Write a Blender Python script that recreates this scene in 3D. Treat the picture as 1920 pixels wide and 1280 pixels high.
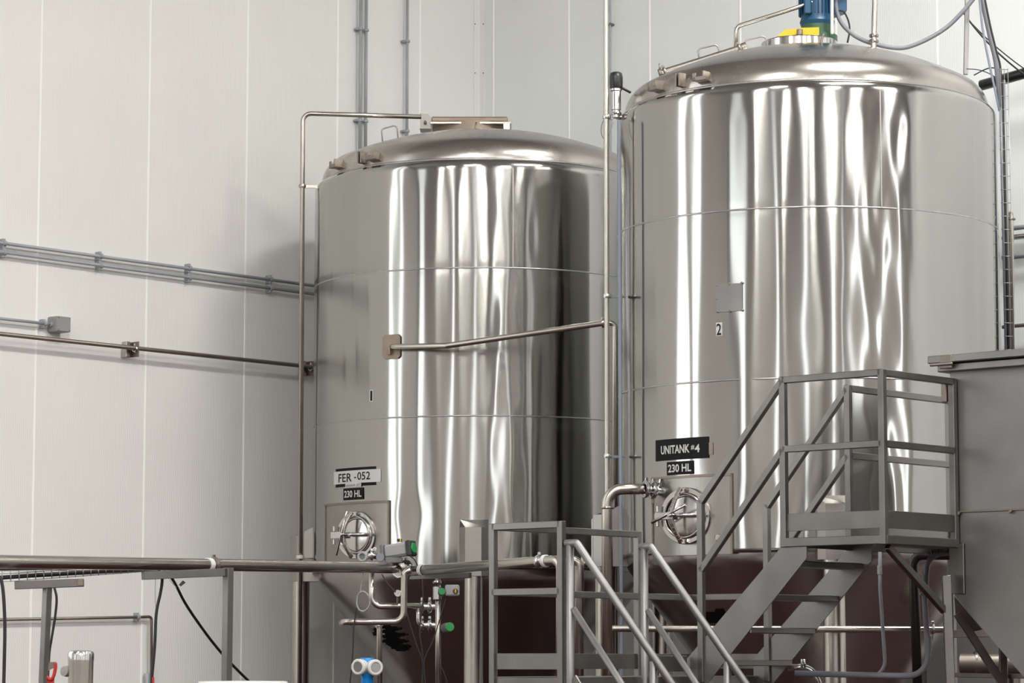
import bpy, math, random
import numpy as np
from mathutils import Vector, Matrix
random.seed(7)

# ------------------------------------------------------------------ clear
for o in list(bpy.data.objects):
    bpy.data.objects.remove(o, do_unlink=True)
S = bpy.context.scene
COL = S.collection

# ------------------------------------------------------------------ camera
FPX = 5333.0                       # focal length in pixels of the 1920x1280 frame
PITCH = math.atan(595.0 / FPX)     # horizon lies at y = 1235
CAMZ = 1.6
cd = bpy.data.cameras.new('camera')
cam = bpy.data.objects.new('camera', cd)
COL.objects.link(cam)
cd.sensor_width = 36.0
cd.lens = 36.0 * FPX / 1920.0
cd.clip_end = 200
cam.location = (0, 0, CAMZ)
cam.rotation_euler = (math.pi / 2 + PITCH, 0, 0)
S.camera = cam

# ------------------------------------------------------------------ world, exposure
w = bpy.data.worlds.new('world')
S.world = w
w.use_nodes = True
w.node_tree.nodes['Background'].inputs[0].default_value = (0.75, 0.85, 1.0, 1)
w.node_tree.nodes['Background'].inputs[1].default_value = 0.3
S.view_settings.view_transform = 'Standard'
S.view_settings.look = 'None'
S.view_settings.gamma = 1.0
S.view_settings.use_curve_mapping = False
S.view_settings.exposure = 0.75

ADDED_LAMP = 45.0        # emission of the added ceiling lights
STREAK_GLOW = 1.75       # glow of the invented tall windows that streak the tanks

# hall axes: E1 runs along the left wall towards the corner, E2 along the right wall away from it
E1 = Vector((0.66, 0.7513, 0.0)).normalized()
E2 = Vector((E1.y, -E1.x, 0.0))
ZUP = Vector((0, 0, 1))
CORNER = Vector((-0.316, 27.5, 0.0))
L1, L2, HALL = 37.0, 35.0, 12.0

# ------------------------------------------------------------------ projection helpers
def ray(px, py):
    xc = (px - 960) / FPX; yc = (640 - py) / FPX
    return Vector((xc, math.cos(PITCH) - yc * math.sin(PITCH), math.sin(PITCH) + yc * math.cos(PITCH)))
CO = Vector((0, 0, CAMZ))
def U(px, py, Y):
    """real point seen at a photo position when it stands Y metres in front of the camera"""
    d = ray(px, py)
    return CO + d * (Y / d.y)
def on_plane(px, py, p0, n):
    d = ray(px, py)
    return CO + d * ((p0 - CO).dot(n) / d.dot(n))
def WL(px, py, off=0.0): return on_plane(px, py, CORNER + E2 * off, E2)
def WR(px, py, off=0.0): return on_plane(px, py, CORNER - E1 * off, E1)
def WLs(px, py): return -(WL(px, py) - CORNER).dot(E1)
def WRs(px, py): return (WR(px, py) - CORNER).dot(E2)

# ------------------------------------------------------------------ materials
M = {}
def mat(name, col, rough=0.5, metal=0.0, var=0.0, vscale=6.0, bump=0.0, bscale=60.0, stretch=(1, 1, 1), aniso=0.0, rvar=0.0, emit=None, estr=0.0, spec=None):
    m = bpy.data.materials.new(name); m.use_nodes = True
    nt = m.node_tree; N = nt.nodes; L = nt.links
    b = N['Principled BSDF']
    b.inputs['Base Color'].default_value = (*col, 1)
    b.inputs['Roughness'].default_value = rough
    b.inputs['Metallic'].default_value = metal
    if spec is not None: b.inputs['Specular IOR Level'].default_value = spec
    if var or bump or rvar:
        tc = N.new('ShaderNodeTexCoord'); mp = N.new('ShaderNodeMapping')
        mp.inputs['Scale'].default_value = stretch
        L.new(tc.outputs['Object'], mp.inputs['Vector'])
    if var or rvar:
        n = N.new('ShaderNodeTexNoise'); n.inputs['Scale'].default_value = vscale; n.inputs['Detail'].default_value = 5
        L.new(mp.outputs[0], n.inputs['Vector'])
    if var:
        r = N.new('ShaderNodeMapRange')
        r.inputs['From Min'].default_value = .3; r.inputs['From Max'].default_value = .7
        r.inputs['To Min'].default_value = 1 - var; r.inputs['To Max'].default_value = 1 + var
        L.new(n.outputs['Fac'], r.inputs['Value'])
        mx = N.new('ShaderNodeVectorMath'); mx.operation = 'SCALE'
        mx.inputs[0].default_value = col
        L.new(r.outputs[0], mx.inputs['Scale'])
        L.new(mx.outputs[0], b.inputs['Base Color'])
    if rvar:
        r2 = N.new('ShaderNodeMapRange')
        r2.inputs['From Min'].default_value = .3; r2.inputs['From Max'].default_value = .7
        r2.inputs['To Min'].default_value = max(.02, rough - rvar); r2.inputs['To Max'].default_value = rough + rvar
        L.new(n.outputs['Fac'], r2.inputs['Value']); L.new(r2.outputs[0], b.inputs['Roughness'])
    if bump:
        n2 = N.new('ShaderNodeTexNoise'); n2.inputs['Scale'].default_value = bscale; n2.inputs['Detail'].default_value = 3
        L.new(mp.outputs[0], n2.inputs['Vector'])
        bp = N.new('ShaderNodeBump'); bp.inputs['Strength'].default_value = bump; bp.inputs['Distance'].default_value = .01
        L.new(n2.outputs['Fac'], bp.inputs['Height']); L.new(bp.outputs[0], b.inputs['Normal'])
    if aniso:
        b.inputs['Anisotropic'].default_value = aniso
        t = N.new('ShaderNodeTangent'); t.direction_type = 'RADIAL'; t.axis = 'Z'
        L.new(t.outputs[0], b.inputs['Tangent'])
        b.inputs['Anisotropic Rotation'].default_value = .25
    if emit:
        b.inputs['Emission Color'].default_value = (*emit, 1); b.inputs['Emission Strength'].default_value = estr
    M[name] = m
    return m
mat('shell_steel', (.385, .38, .36), .14, 1, var=.04, vscale=2.0, stretch=(1, 1, .25), aniso=.85, rvar=.02)
mat('dome_steel', (.42, .395, .365), .25, 1, var=.06, vscale=3.0, rvar=.05)
mat('cone_steel', (.38, .355, .335), .24, 1, var=.05, vscale=2.0)
mat('panel_steel', (.31, .298, .275), .33, 1, var=.08, vscale=5.0, stretch=(1, 1, .3), rvar=.06)
mat('weld_steel', (.40, .395, .38), .36, 1, var=.1, vscale=30)
mat('pipe_steel', (.47, .442, .40), .26, 1, var=.06, vscale=6)
mat('bright_steel', (.56, .555, .54), .16, 1)
mat('frame_steel', (.215, .207, .193), .34, 1, var=.08, vscale=7, rvar=.06)
mat('rail_steel', (.25, .248, .243), .5, 1, var=.06, vscale=9)
mat('hopper_steel', (.255, .253, .246), .42, 1, var=.10, vscale=3.5, rvar=.05)
mat('wire_steel', (.33, .325, .31), .4, 1)
mat('dusty_steel', (.30, .24, .19), .55, .7, var=.15, vscale=8)
mat('brown_steel', (.25, .215, .185), .45, .9, var=.1, vscale=8)
mat('galvanised', (.34, .36, .39), .5, .1, var=.05, vscale=9)
mat('grey_plastic', (.19, .195, .22), .45)
mat('blue_grey_plastic', (.20, .23, .29), .45)
mat('black_rubber', (.012, .012, .013), .5)
mat('black_plastic', (.02, .02, .022), .35)
mat('black_pipe', (.012, .012, .014), .3)
mat('white_plastic', (.62, .62, .60), .4)
mat('light_grey', (.30, .305, .31), .45)
mat('mid_grey', (.14, .143, .146), .45)
mat('green_paint', (.02, .25, .07), .4)
mat('yellow_paint', (.60, .39, .008), .4)
mat('blue_paint', (.008, .065, .14), .4, var=.12, vscale=14)
mat('bright_blue', (.0, .22, .62), .35)
mat('dark_green', (.03, .08, .04), .45, var=.15, vscale=14)
mat('red_plastic', (.45, .025, .022), .4)
mat('sticker_black', (.010, .010, .011), .8, spec=.2)
mat('sticker_white', (.56, .56, .545), .55)
mat('rust_brown', (.16, .10, .05), .7, .3, var=.3, vscale=12)
mat('glass_dial', (.55, .55, .53), .12)
mat('decal_black', (.003, .003, .003), .9, spec=.1)
mat('floor_epoxy', (.046, .012, .009), .35, var=.12, vscale=1.2)
mat('ceiling_white', (.55, .54, .52), .7)
mat('hall_white', (.62, .60, .57), .55)
mat('steel_beam', (.12, .12, .13), .5)
mat('seam_white', (.97, .97, .95), .5)
mat('trim_white', (.80, .81, .80), .4)
mat('lamp_glow', (.9, .9, .9), .5, emit=(1.0, .985, .945), estr=ADDED_LAMP)
mat('window_glow', (.9, .9, .9), .5, emit=(.92, .97, 1.0), estr=STREAK_GLOW)

def wall_mat(name, col, direction):
    """insulated panel skin: painted sheet with fine vertical micro-ribs"""
    m = bpy.data.materials.new(name); m.use_nodes = True
    nt = m.node_tree; N = nt.nodes; L = nt.links; b = N['Principled BSDF']
    b.inputs['Roughness'].default_value = .42
    tc = N.new('ShaderNodeTexCoord')
    dp = N.new('ShaderNodeVectorMath'); dp.operation = 'DOT_PRODUCT'; dp.inputs[1].default_value = direction
    L.new(tc.outputs['Object'], dp.inputs[0])
    mu = N.new('ShaderNodeMath'); mu.operation = 'MULTIPLY'; mu.inputs[1].default_value = 2 * math.pi / .022
    L.new(dp.outputs['Value'], mu.inputs[0])
    sn = N.new('ShaderNodeMath'); sn.operation = 'SINE'; L.new(mu.outputs[0], sn.inputs[0])
    bp = N.new('ShaderNodeBump'); bp.inputs['Strength'].default_value = .25; bp.inputs['Distance'].default_value = .0012
    L.new(sn.outputs[0], bp.inputs['Height']); L.new(bp.outputs[0], b.inputs['Normal'])
    n = N.new('ShaderNodeTexNoise'); n.inputs['Scale'].default_value = .7; n.inputs['Detail'].default_value = 3
    L.new(tc.outputs['Object'], n.inputs['Vector'])
    r = N.new('ShaderNodeMapRange'); r.inputs['From Min'].default_value = .3; r.inputs['From Max'].default_value = .7
    r.inputs['To Min'].default_value = .97; r.inputs['To Max'].default_value = 1.03
    L.new(n.outputs['Fac'], r.inputs['Value'])
    mx = N.new('ShaderNodeVectorMath'); mx.operation = 'SCALE'; mx.inputs[0].default_value = col
    L.new(r.outputs[0], mx.inputs['Scale']); L.new(mx.outputs[0], b.inputs['Base Color'])
    M[name] = m
wall_mat('wall_panel_left', (.80, .795, .77), tuple(E1))  # warm cast of the light put into the panel colour
wall_mat('wall_panel_right', (.77, .79, .785), tuple(E2))  # cool cast of the light put into the panel colour

# ------------------------------------------------------------------ object helpers
def wloc(o):
    v = Vector((0, 0, 0))
    while o is not None:
        v = v + o.location; o = o.parent
    return v
def tag(o, label=None, cat=None, group=None, kind=None):
    if label: o['label'] = label
    if cat: o['category'] = cat
    if group: o['group'] = group
    if kind: o['kind'] = kind
    return o
def thing(name, loc, label, cat, group=None):
    o = bpy.data.objects.new(name, None); COL.objects.link(o)
    o.empty_display_size = .1
    o.location = loc
    return tag(o, label, cat, group)
def frame_of(d, up=ZUP):
    d = d.normalized()
    if abs(d.dot(up)) > .98: up = Vector((0, 1, 0)) if abs(d.y) < .9 else Vector((1, 0, 0))
    s = d.cross(up).normalized()
    return d, s, s.cross(d).normalized()

class MB:
    """collects shapes (world coordinates) and links them as one mesh object"""
    def __init__(self): self.v = []; self.f = []; self.s = []
    def add(self, vs, fs, smooth=False):
        n = len(self.v); self.v += [tuple(x) for x in vs]
        for f in fs: self.f.append(tuple(i + n for i in f)); self.s.append(smooth)
        return self
    def box(self, c, ax, sx, ay, sy, az, sz):
        vs = []
        for k in (-1, 1):
            for j in (-1, 1):
                for i in (-1, 1):
                    vs.append(c + ax * (i * sx / 2) + ay * (j * sy / 2) + az * (k * sz / 2))
        return self.add(vs, [(0, 2, 3, 1), (4, 5, 7, 6), (0, 1, 5, 4), (2, 6, 7, 3), (0, 4, 6, 2), (1, 3, 7, 5)])
    def cbox(self, c, ax, sx, ay, sy, az, sz, ch=.004):
        """box with chamfered edges"""
        hx, hy, hz = sx / 2, sy / 2, sz / 2
        ch = min(ch, hx * .45, hy * .45, hz * .45)
        vs = []; idx = {}
        for i in (-1, 1):
            for j in (-1, 1):
                for k in (-1, 1):
                    for a in range(3):
                        x, y, z = hx - ch, hy - ch, hz - ch
                        if a == 0: x = hx
                        elif a == 1: y = hy
                        else: z = hz
                        idx[(i, j, k, a)] = len(vs)
                        vs.append(c + ax * (i * x) + ay * (j * y) + az * (k * z))
        I = lambda i, j, k, a: idx[(i, j, k, a)]
        fs = []
        for s_ in (-1, 1):
            fs.append([I(s_, -1, -1, 0), I(s_, 1, -1, 0), I(s_, 1, 1, 0), I(s_, -1, 1, 0)][::s_])
            fs.append([I(-1, s_, -1, 1), I(-1, s_, 1, 1), I(1, s_, 1, 1), I(1, s_, -1, 1)][::s_])
            fs.append([I(-1, -1, s_, 2), I(1, -1, s_, 2), I(1, 1, s_, 2), I(-1, 1, s_, 2)][::s_])
        for a_ in (-1, 1):
            for b_ in (-1, 1):
                fs.append([I(a_, b_, -1, 0), I(a_, b_, -1, 1), I(a_, b_, 1, 1), I(a_, b_, 1, 0)][::a_ * b_])
                fs.append([I(a_, -1, b_, 0), I(a_, 1, b_, 0), I(a_, 1, b_, 2), I(a_, -1, b_, 2)][::a_ * b_])
                fs.append([I(-1, a_, b_, 1), I(-1, a_, b_, 2), I(1, a_, b_, 2), I(1, a_, b_, 1)][::a_ * b_])
                for k in (-1, 1):
                    fs.append([I(a_, b_, k, 0), I(a_, b_, k, 2), I(a_, b_, k, 1)][::-a_ * b_ * k])
        return self.add(vs, fs)
    def beam(self, p, q, wd, ht, up=ZUP, ext=0.0, ch=.003):
        d = (q - p); L_ = d.length; d, s, u = frame_of(d, up)
        return self.cbox((p + q) / 2, d, L_ + 2 * ext, s, wd, u, ht, ch)
    def tube(self, pts, r, seg=14, cap=True, closed=False, up=None):
        pts = [Vector(p) for p in pts]; n = len(pts); rs = r if isinstance(r, (list, tuple)) else [r] * n
        tans = []
        for i in range(n):
            if closed: t = pts[(i + 1) % n] - pts[i - 1]
            else: t = pts[min(i + 1, n - 1)] - pts[max(i - 1, 0)]
            tans.append(t.normalized())
        _, s, u = frame_of(tans[0])
        vs = []
        for i in range(n):
            if i:
                s = (s - tans[i] * s.dot(tans[i])).normalized(); u = s.cross(tans[i]).normalized()
            for k in range(seg):
                a = 2 * math.pi * k / seg
                vs.append(pts[i] + (s * math.cos(a) + u * math.sin(a)) * rs[i])
        fs = []
        for i in range(n if closed else n - 1):
            j = (i + 1) % n
            for k in range(seg):
                k2 = (k + 1) % seg
                fs.append((i * seg + k, i * seg + k2, j * seg + k2, j * seg + k))
        self.add(vs, fs, True)
        if cap and not closed:
            b = len(self.v) - n * seg
            self.f.append(tuple(b + k for k in range(seg))[::-1]); self.s.append(False)
            self.f.append(tuple(b + (n - 1) * seg + k for k in range(seg))); self.s.append(False)
        return self
    def lathe(self, prof, c, axis=ZUP, seg=48, smooth=True, a0=0.0, a1=2 * math.pi, sharp=True):
        """prof: (radius, height) list around axis through c; sharp corners are split"""
        ax, s, u = frame_of(axis)
        full = abs(a1 - a0 - 2 * math.pi) < 1e-6; na = seg if full else seg + 1
        parts = [[prof[0]]]
        for i in range(1, len(prof)):
            parts[-1].append(prof[i])
            if sharp and 0 < i < len(prof) - 1:
                d0 = Vector((prof[i][0] - prof[i - 1][0], prof[i][1] - prof[i - 1][1])); d1 = Vector((prof[i + 1][0] - prof[i][0], prof[i + 1][1] - prof[i][1]))
                if d0.length > 1e-9 and d1.length > 1e-9 and d0.angle(d1) > .6: parts.append([prof[i]])
        for pr in parts:
            vs = []
            for r, h in pr:
                for k in range(na):
                    a = a0 + (a1 - a0) * k / seg
                    vs.append(c + (s * math.cos(a) + u * math.sin(a)) * max(r, 1e-5) + ax * h)
            fs = []
            for i in range(len(pr) - 1):
                for k in range(seg):
                    k2 = (k + 1) % na
                    fs.append((i * na + k, i * na + k2, (i + 1) * na + k2, (i + 1) * na + k))
            self.add(vs, fs, smooth)
        return self
    def cyl(self, p, q, r, seg=20, ch=None):
        d = q - p; h = d.length
        ch = min(.004, r * .25, h * .25) if ch is None else ch
        return self.lathe([(0, 0), (r - ch, 0), (r, ch), (r, h - ch), (r - ch, h), (0, h)], p, d, seg)
    def prism(self, poly, ext):
        """polygon of world points extruded by vector ext"""
        n = len(poly); vs = list(poly) + [p + ext for p in poly]
        fs = [tuple(range(n))[::-1], tuple(range(n, 2 * n))]
        for i in range(n):
            j = (i + 1) % n; fs.append((i, j, j + n, i + n))
        return self.add(vs, fs)
    def build(self, name, m, parent=None):
        off = wloc(parent)
        me = bpy.data.meshes.new(name)
        a = np.array(self.v, dtype=float) - np.array(off)
        me.from_pydata(a.tolist(), [], self.f)
        me.polygons.foreach_set('use_smooth', self.s)
        me.materials.append(M[m])
        me.update()
        o = bpy.data.objects.new(name, me); COL.objects.link(o)
        if parent is not None: o.parent = parent
        return o
def fillet(pts, r, n=7):
    pts = [Vector(p) for p in pts]; out = [pts[0]]
    for i in range(1, len(pts) - 1):
        a, b, c = pts[i - 1], pts[i], pts[i + 1]
        d0 = (a - b).normalized(); d1 = (c - b).normalized()
        ang = d0.angle(d1)
        if ang > 3.10: out.append(b); continue
        t = min(r / math.tan(ang / 2), (a - b).length * .49, (c - b).length * .49)
        p0 = b + d0 * t; p1 = b + d1 * t
        rr = t * math.tan(ang / 2)
        cen = b + (d0 + d1).normalized() * (rr / math.sin(ang / 2))
        v0 = p0 - cen; v1 = p1 - cen; an = v0.angle(v1)
        for k in range(n + 1):
            s = k / n
            out.append(cen + (v0 * math.sin((1 - s) * an) + v1 * math.sin(s * an)) / math.sin(an))
    out.append(pts[-1]); return out
def spline(pts, n=10):
    """Catmull-Rom through the points"""
    P = [Vector(p) for p in pts]; P = [P[0] * 2 - P[1]] + P + [P[-1] * 2 - P[-2]]; out = []
    for i in range(1, len(P) - 2):
        for k in range(n):
            t = k / n; a, b, c, d = P[i - 1:i + 3]
            out.append(.5 * ((2 * b) + (c - a) * t + (2 * a - 5 * b + 4 * c - d) * t * t + (3 * b - a - 3 * c + d) * t ** 3))
    out.append(P[-2]); return out

def single(name, mb, m, label, cat, group=None):
    return tag(mb.build(name, m), label, cat, group)
def pipe_thing(name, pts, r, m, label, cat, bend=None, group=None, seg=14):
    p = fillet(pts, bend, 8) if bend else pts
    root = thing(name, Vector(pts[-1]) if Vector(pts[-1]).z < Vector(pts[0]).z else Vector(pts[0]), label, cat, group)
    MB().tube(p, r, seg).build('pipe_run', m, root)
    return root
def clamp_ring(parent, c, axis, r, m='bright_steel', wd=.02, name='clamp', lug=True):
    a, s, u = frame_of(axis)
    mb = MB().lathe([(r * .9, -wd / 2), (r + .008, -wd / 2), (r + .012, 0), (r + .008, wd / 2), (r * .9, wd / 2)], c, axis, 20)
    if lug: mb.cbox(c + u * (r + .016), s, .014, u, .022, a, wd, .002)
    return mb.build(name, m, parent)

# ================================================================== THE SETTING
floor = MB()
pc = CORNER - E1 * (L1 / 2) + E2 * (L2 / 2)
floor.box(pc - ZUP * .1, E1, L1 + .6, E2, L2 + .6, ZUP, .2)
tag(floor.build('floor', 'floor_epoxy'), 'dark red epoxy floor of the brewery hall', kind='structure')
ce = MB().box(pc + ZUP * (HALL + .1), E1, L1 + .6, E2, L2 + .6, ZUP, .2)
tag(ce.build('ceiling', 'ceiling_white'), 'pale ceiling of the brewery hall', kind='structure')

def panel_wall(name, origin, along, normal, cuts, m, label, seams=True):
    root = bpy.data.objects.new(name, None); COL.objects.link(root); root.location = origin
    tag(root, label, kind='structure')
    for a, b in zip(cuts[:-1], cuts[1:]):
        MB().cbox(origin + along * ((a + b) / 2) - normal * .06 + ZUP * HALL / 2, along, b - a - .002, normal, .12, ZUP, HALL, .003).build('wall_panel', m, root)
    if seams:
        for c in cuts[1:-1]:
            MB().cbox(origin + along * c + normal * .0015 + ZUP * HALL / 2, along, .017, normal, .006, ZUP, HALL - .01, .002).build('seam_strip', 'seam_white', root)
    return root
lc = [0.0] + sorted(WLs(x, 500) for x in (786, 630.5, 460.3, 275.6, 70.2))
while lc[-1] + 1.15 < 9.7: lc.append(lc[-1] + 1.15)
lc.append(9.7)
left_wall = panel_wall('wall_left', CORNER, -E1, E2, lc, 'wall_panel_left', 'off-white insulated panel wall with thin vertical seams, running to the left')
rc = [0.0] + [WRs(x, y) for x, y in ((925.5, 100), (1067, 100), (1218, 30))]
rc += [rc[-1] + (WRs(1757.5, 60) - rc[-1]) * k / 3 for k in (1, 2, 3)]
while rc[-1] + 1.0 < L2: rc.append(rc[-1] + (1.02 if rc[-1] < 8 else 4.0))
rc[-1] = L2
panel_wall('wall_right', CORNER, E2, -E1, rc, 'wall_panel_right', 'cool white insulated panel wall behind the two tanks')
# corner flashing of two flanges with screws
tr = bpy.data.objects.new('trim_1', None); COL.objects.link(tr); tr.location = CORNER
tag(tr, 'white corner flashing where the two panel walls meet', kind='structure')
wl_ = WLs(888, 100); wr_ = WRs(910, 100)
MB().cbox(CORNER - E1 * wl_ / 2 + E2 * .004 + ZUP * HALL / 2, E1, wl_, E2, .006, ZUP, HALL - .02, .001).build('flange', 'trim_white', tr)
MB().cbox(CORNER + E2 * wr_ / 2 - E1 * .004 + ZUP * HALL / 2, E2, wr_, E1, .006, ZUP, HALL - .02, .001).build('flange', 'trim_white', tr)
for yy in (45, 137, 229):
    p = WL(890.5, yy, .007); MB().cyl(p, p + E2 * .006, .007, 10).build('screw', 'mid_grey', tr)
    p = WR(906.5, yy, .007); MB().cyl(p, p - E1 * .006, .007, 10).build('screw', 'mid_grey', tr)

# rest of the hall, out of the frame: two plain walls with invented glowing windows
def far_wall(name, origin, along, normal, length, wins, label, n0, root=None, start=None):
    if root is None:
        root = bpy.data.objects.new(name, None); COL.objects.link(root); root.location = origin
        tag(root, label, kind='structure')
    edges = [0.0]
    for c, wd in wins: edges += [c - wd / 2, c + wd / 2]
    edges.append(length)
    z0, z1 = 2.2, 11.6
    for i in range(0 if start is None else 2, len(edges), 2):
        a, b = edges[i], edges[i + 1]
        MB().box(origin + along * ((a + b) / 2) - normal * .1 + ZUP * HALL / 2, along, b - a, normal, .2, ZUP, HALL).build('wall_section', 'hall_white', root)
    for i, (c, wd) in enumerate(wins):
        MB().box(origin + along * c - normal * .1 + ZUP * z0 / 2, along, wd, normal, .2, ZUP, z0).build('sill_section', 'hall_white', root)
        MB().box(origin + along * c - normal * .1 + ZUP * (z1 + HALL) / 2, along, wd, normal, .2, ZUP, HALL - z1).build('head_section', 'hall_white', root)
        wn = bpy.data.objects.new('window_%d' % (n0 + i), None); COL.objects.link(wn); wn.location = origin + along * c + ZUP * z0  # added glowing opening, placed for bright streaks in the tank reflections
        tag(wn, 'tall translucent daylight window in the far hall wall', kind='structure')
        MB().box(origin + along * c - normal * .12 + ZUP * (z0 + z1) / 2, along, wd, normal, .02, ZUP, z1 - z0).build('pane', 'window_glow', wn)
        for s_ in (-1, 1):
            MB().box(origin + along * (c + s_ * (wd / 2 - .03)) - normal * .09 + ZUP * (z0 + z1) / 2, along, .06, normal, .1, ZUP, z1 - z0).build('window_frame', 'trim_white', wn)
    return root
WIN_A = [(3.2, 3.2), (16.2, 1.6), (28.0, 1.9)]
WIN_B = [(4.6, 1.5), (16.0, 1.7), (21.5, .7), (29.0, 2.4)]
far_wall('wall_back', CORNER - E1 * L1, E2, E1, L2, WIN_A, 'plain hall wall with tall windows behind the camera', 1)
far_wall('wall_side', CORNER + E2 * L2, -E1, -E2, L1, WIN_B, 'plain hall wall with tall windows to the right of the camera', 20)

far_wall('wall_left', CORNER, -E1, E2, L1, [(10.5, 1.6), (13.4, 2.2)], '', 40, left_wall, 1)

# ceiling lights, invented in unseen rows to light hall and tanks
n = 0
for i in range(4):
    for j in range(3):
        c = CORNER - E1 * (4.3 + i * 8.2) + E2 * (9.3 + j * 8.6) + ZUP * (HALL - 1.0)
        n += 1
        lt = thing('ceiling_light', c, 'large flat panel ceiling light hanging in rows above the hall', 'ceiling light', 'rows of panel ceiling lights')
        MB().cbox(c + ZUP * .06, E1, 2.68, E2, 1.08, ZUP, .08, .01).build('housing', 'light_grey', lt)
        MB().cbox(c + ZUP * .005, E1, 2.6, E2, 1.0, ZUP, .03, .005).build('diffuser', 'lamp_glow', lt)
        for s_ in (-1.1, 1.1): MB().cyl(c + E1 * s_ + ZUP * .1, c + E1 * s_ + ZUP * 1.0, .006, 6).build('hanger', 'light_grey', lt)

# ================================================================== TANKS
class Tank:
    def __init__(self, x, y, zb, zB, zA, zt):
        self.c = Vector((x, y, 0)); self.zb, self.zB, self.zA, self.zt = zb, zB, zA, zt; self.R = 1.45; self.Rd = 1.392
    def P(self, th, z, r=None):
        r = self.R if r is None else r
        return self.c + Vector((r * math.sin(th), -r * math.cos(th), z))
    def hit(self, px, py, r=None):
        """shell position (angle, height) seen at a photo position"""
        r = self.R if r is None else r
        d = ray(px, py); dx, dy = d.x, d.y; ox, oy = -self.c.x, -self.c.y
        A = dx * dx + dy * dy; B = ox * dx + oy * dy; C = ox * ox + oy * oy - r * r
        D = max(B * B - A * C, 0); t = (-B - math.sqrt(D)) / A
        p = CO + d * t - self.c
        return math.atan2(p.x, -p.y), p.z
    def fr(self, th):
        n = Vector((math.sin(th), -math.cos(th), 0)); t = Vector((math.cos(th), math.sin(th), 0))
        return n, t
T2 = Tank(2.258, 21.56, 2.352, 3.586, 4.814, 5.751)
T1 = Tank(-0.261, 24.46, 2.320, 3.562, 4.775, 5.684)

def waviness(th, z, seed, swirls, dents):
    """gentle out-of-roundness of rolled sheet: long vertical waves plus local buckles beside welds"""
    rng = np.random.RandomState(seed); h = np.zeros_like(th)
    for i in range(26):
        k = rng.randint(12, 66); a = .0040 * 1.45 / k * rng.uniform(.5, 1.2)
        h += a * np.cos(k * th + rng.uniform(-1.8, 1.8) * z + rng.uniform(0, 6.28)) * (1 + .45 * np.sin(rng.uniform(.5, 2.2) * z + rng.uniform(0, 6.28)))
    for tc, wd, amp in swirls:
        g = np.exp(-((th - tc) / wd) ** 2)
        for i in range(14):
            k = rng.randint(26, 105); a = amp * 1.45 / k * rng.uniform(.4, 1)
            h += g * a * np.cos(k * (th - tc) + rng.uniform(-9, 9) * z + rng.uniform(0, 6.28))
    for tc, zc, wd, ht, amp in dents:
        h -= amp * np.exp(-(((th - tc) * 1.45 / wd) ** 2 + ((z - zc) / ht) ** 2))
    return h
def shell_mesh(T, seed, swirls, panel, dents):
    na = 1000; zs = []
    for lo, hi in ((T.zb, T.zB), (T.zB, T.zA), (T.zA, T.zt - .07)):
        zs += list(np.linspace(lo, hi, 40, endpoint=False))
    zs.append(T.zt - .07); zs = np.array(zs)
    th = np.linspace(-math.pi, math.pi, na, endpoint=False)
    TH, Z = np.meshgrid(th, zs)
    h = waviness(TH, Z, seed, swirls, dents)
    # pulled in slightly at the girth welds, eased at the ends
    for zw in (T.zB, T.zA): h -= .0012 * np.exp(-((Z - zw) / .03) ** 2)
    e = np.clip((T.zt - .07 - Z) / .25, 0, 1); h *= e * e * (3 - 2 * e)
    # flat opening panel: bulge of the sheet round its edge
    pt, pz, pw = panel
    h += .004 * np.exp(-(((TH - pt) * 1.45 / pw) ** 2 + ((Z - pz) / .45) ** 2) ** 2) * -1
    R = T.R + h
    V = np.stack([T.c.x + R * np.sin(TH), T.c.y - R * np.cos(TH), Z], -1).reshape(-1, 3)
    mb = MB(); nz = len(zs)
    mb.v = [tuple(v) for v in V]
    for i in range(nz - 1):
        for k in range(na):
            k2 = (k + 1) % na
            mb.f.append((i * na + k, i * na + k2, (i + 1) * na + k2, (i + 1) * na + k))
    # shoulder and bottom return
    top = nz - 1
    base = (nz - 1) * na; prev = list(range(base, base + na))
    for s_ in range(1, 7):
        a = s_ / 6 * math.pi / 2
        r = T.R - .062 + .062 * math.cos(a); z = T.zt - .07 + .066 * math.sin(a)
        st = len(mb.v)
        mb.v += [(T.c.x + r * math.sin(t), T.c.y - r * math.cos(t), z) for t in th]
        cur = list(range(st, st + na))
        for k in range(na): mb.f.append((prev[k], prev[(k + 1) % na], cur[(k + 1) % na], cur[k]))
        prev = cur
    st = len(mb.v); r = 1.385
    mb.v += [(T.c.x + r * math.sin(t), T.c.y - r * math.cos(t), T.zb + .004) for t in th]
    mb.f += [(k, st + k, st + (k + 1) % na, (k + 1) % na) for k in range(na)]
    mb.s = [True] * (len(mb.f) - na) + [False] * na
    return mb
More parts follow.
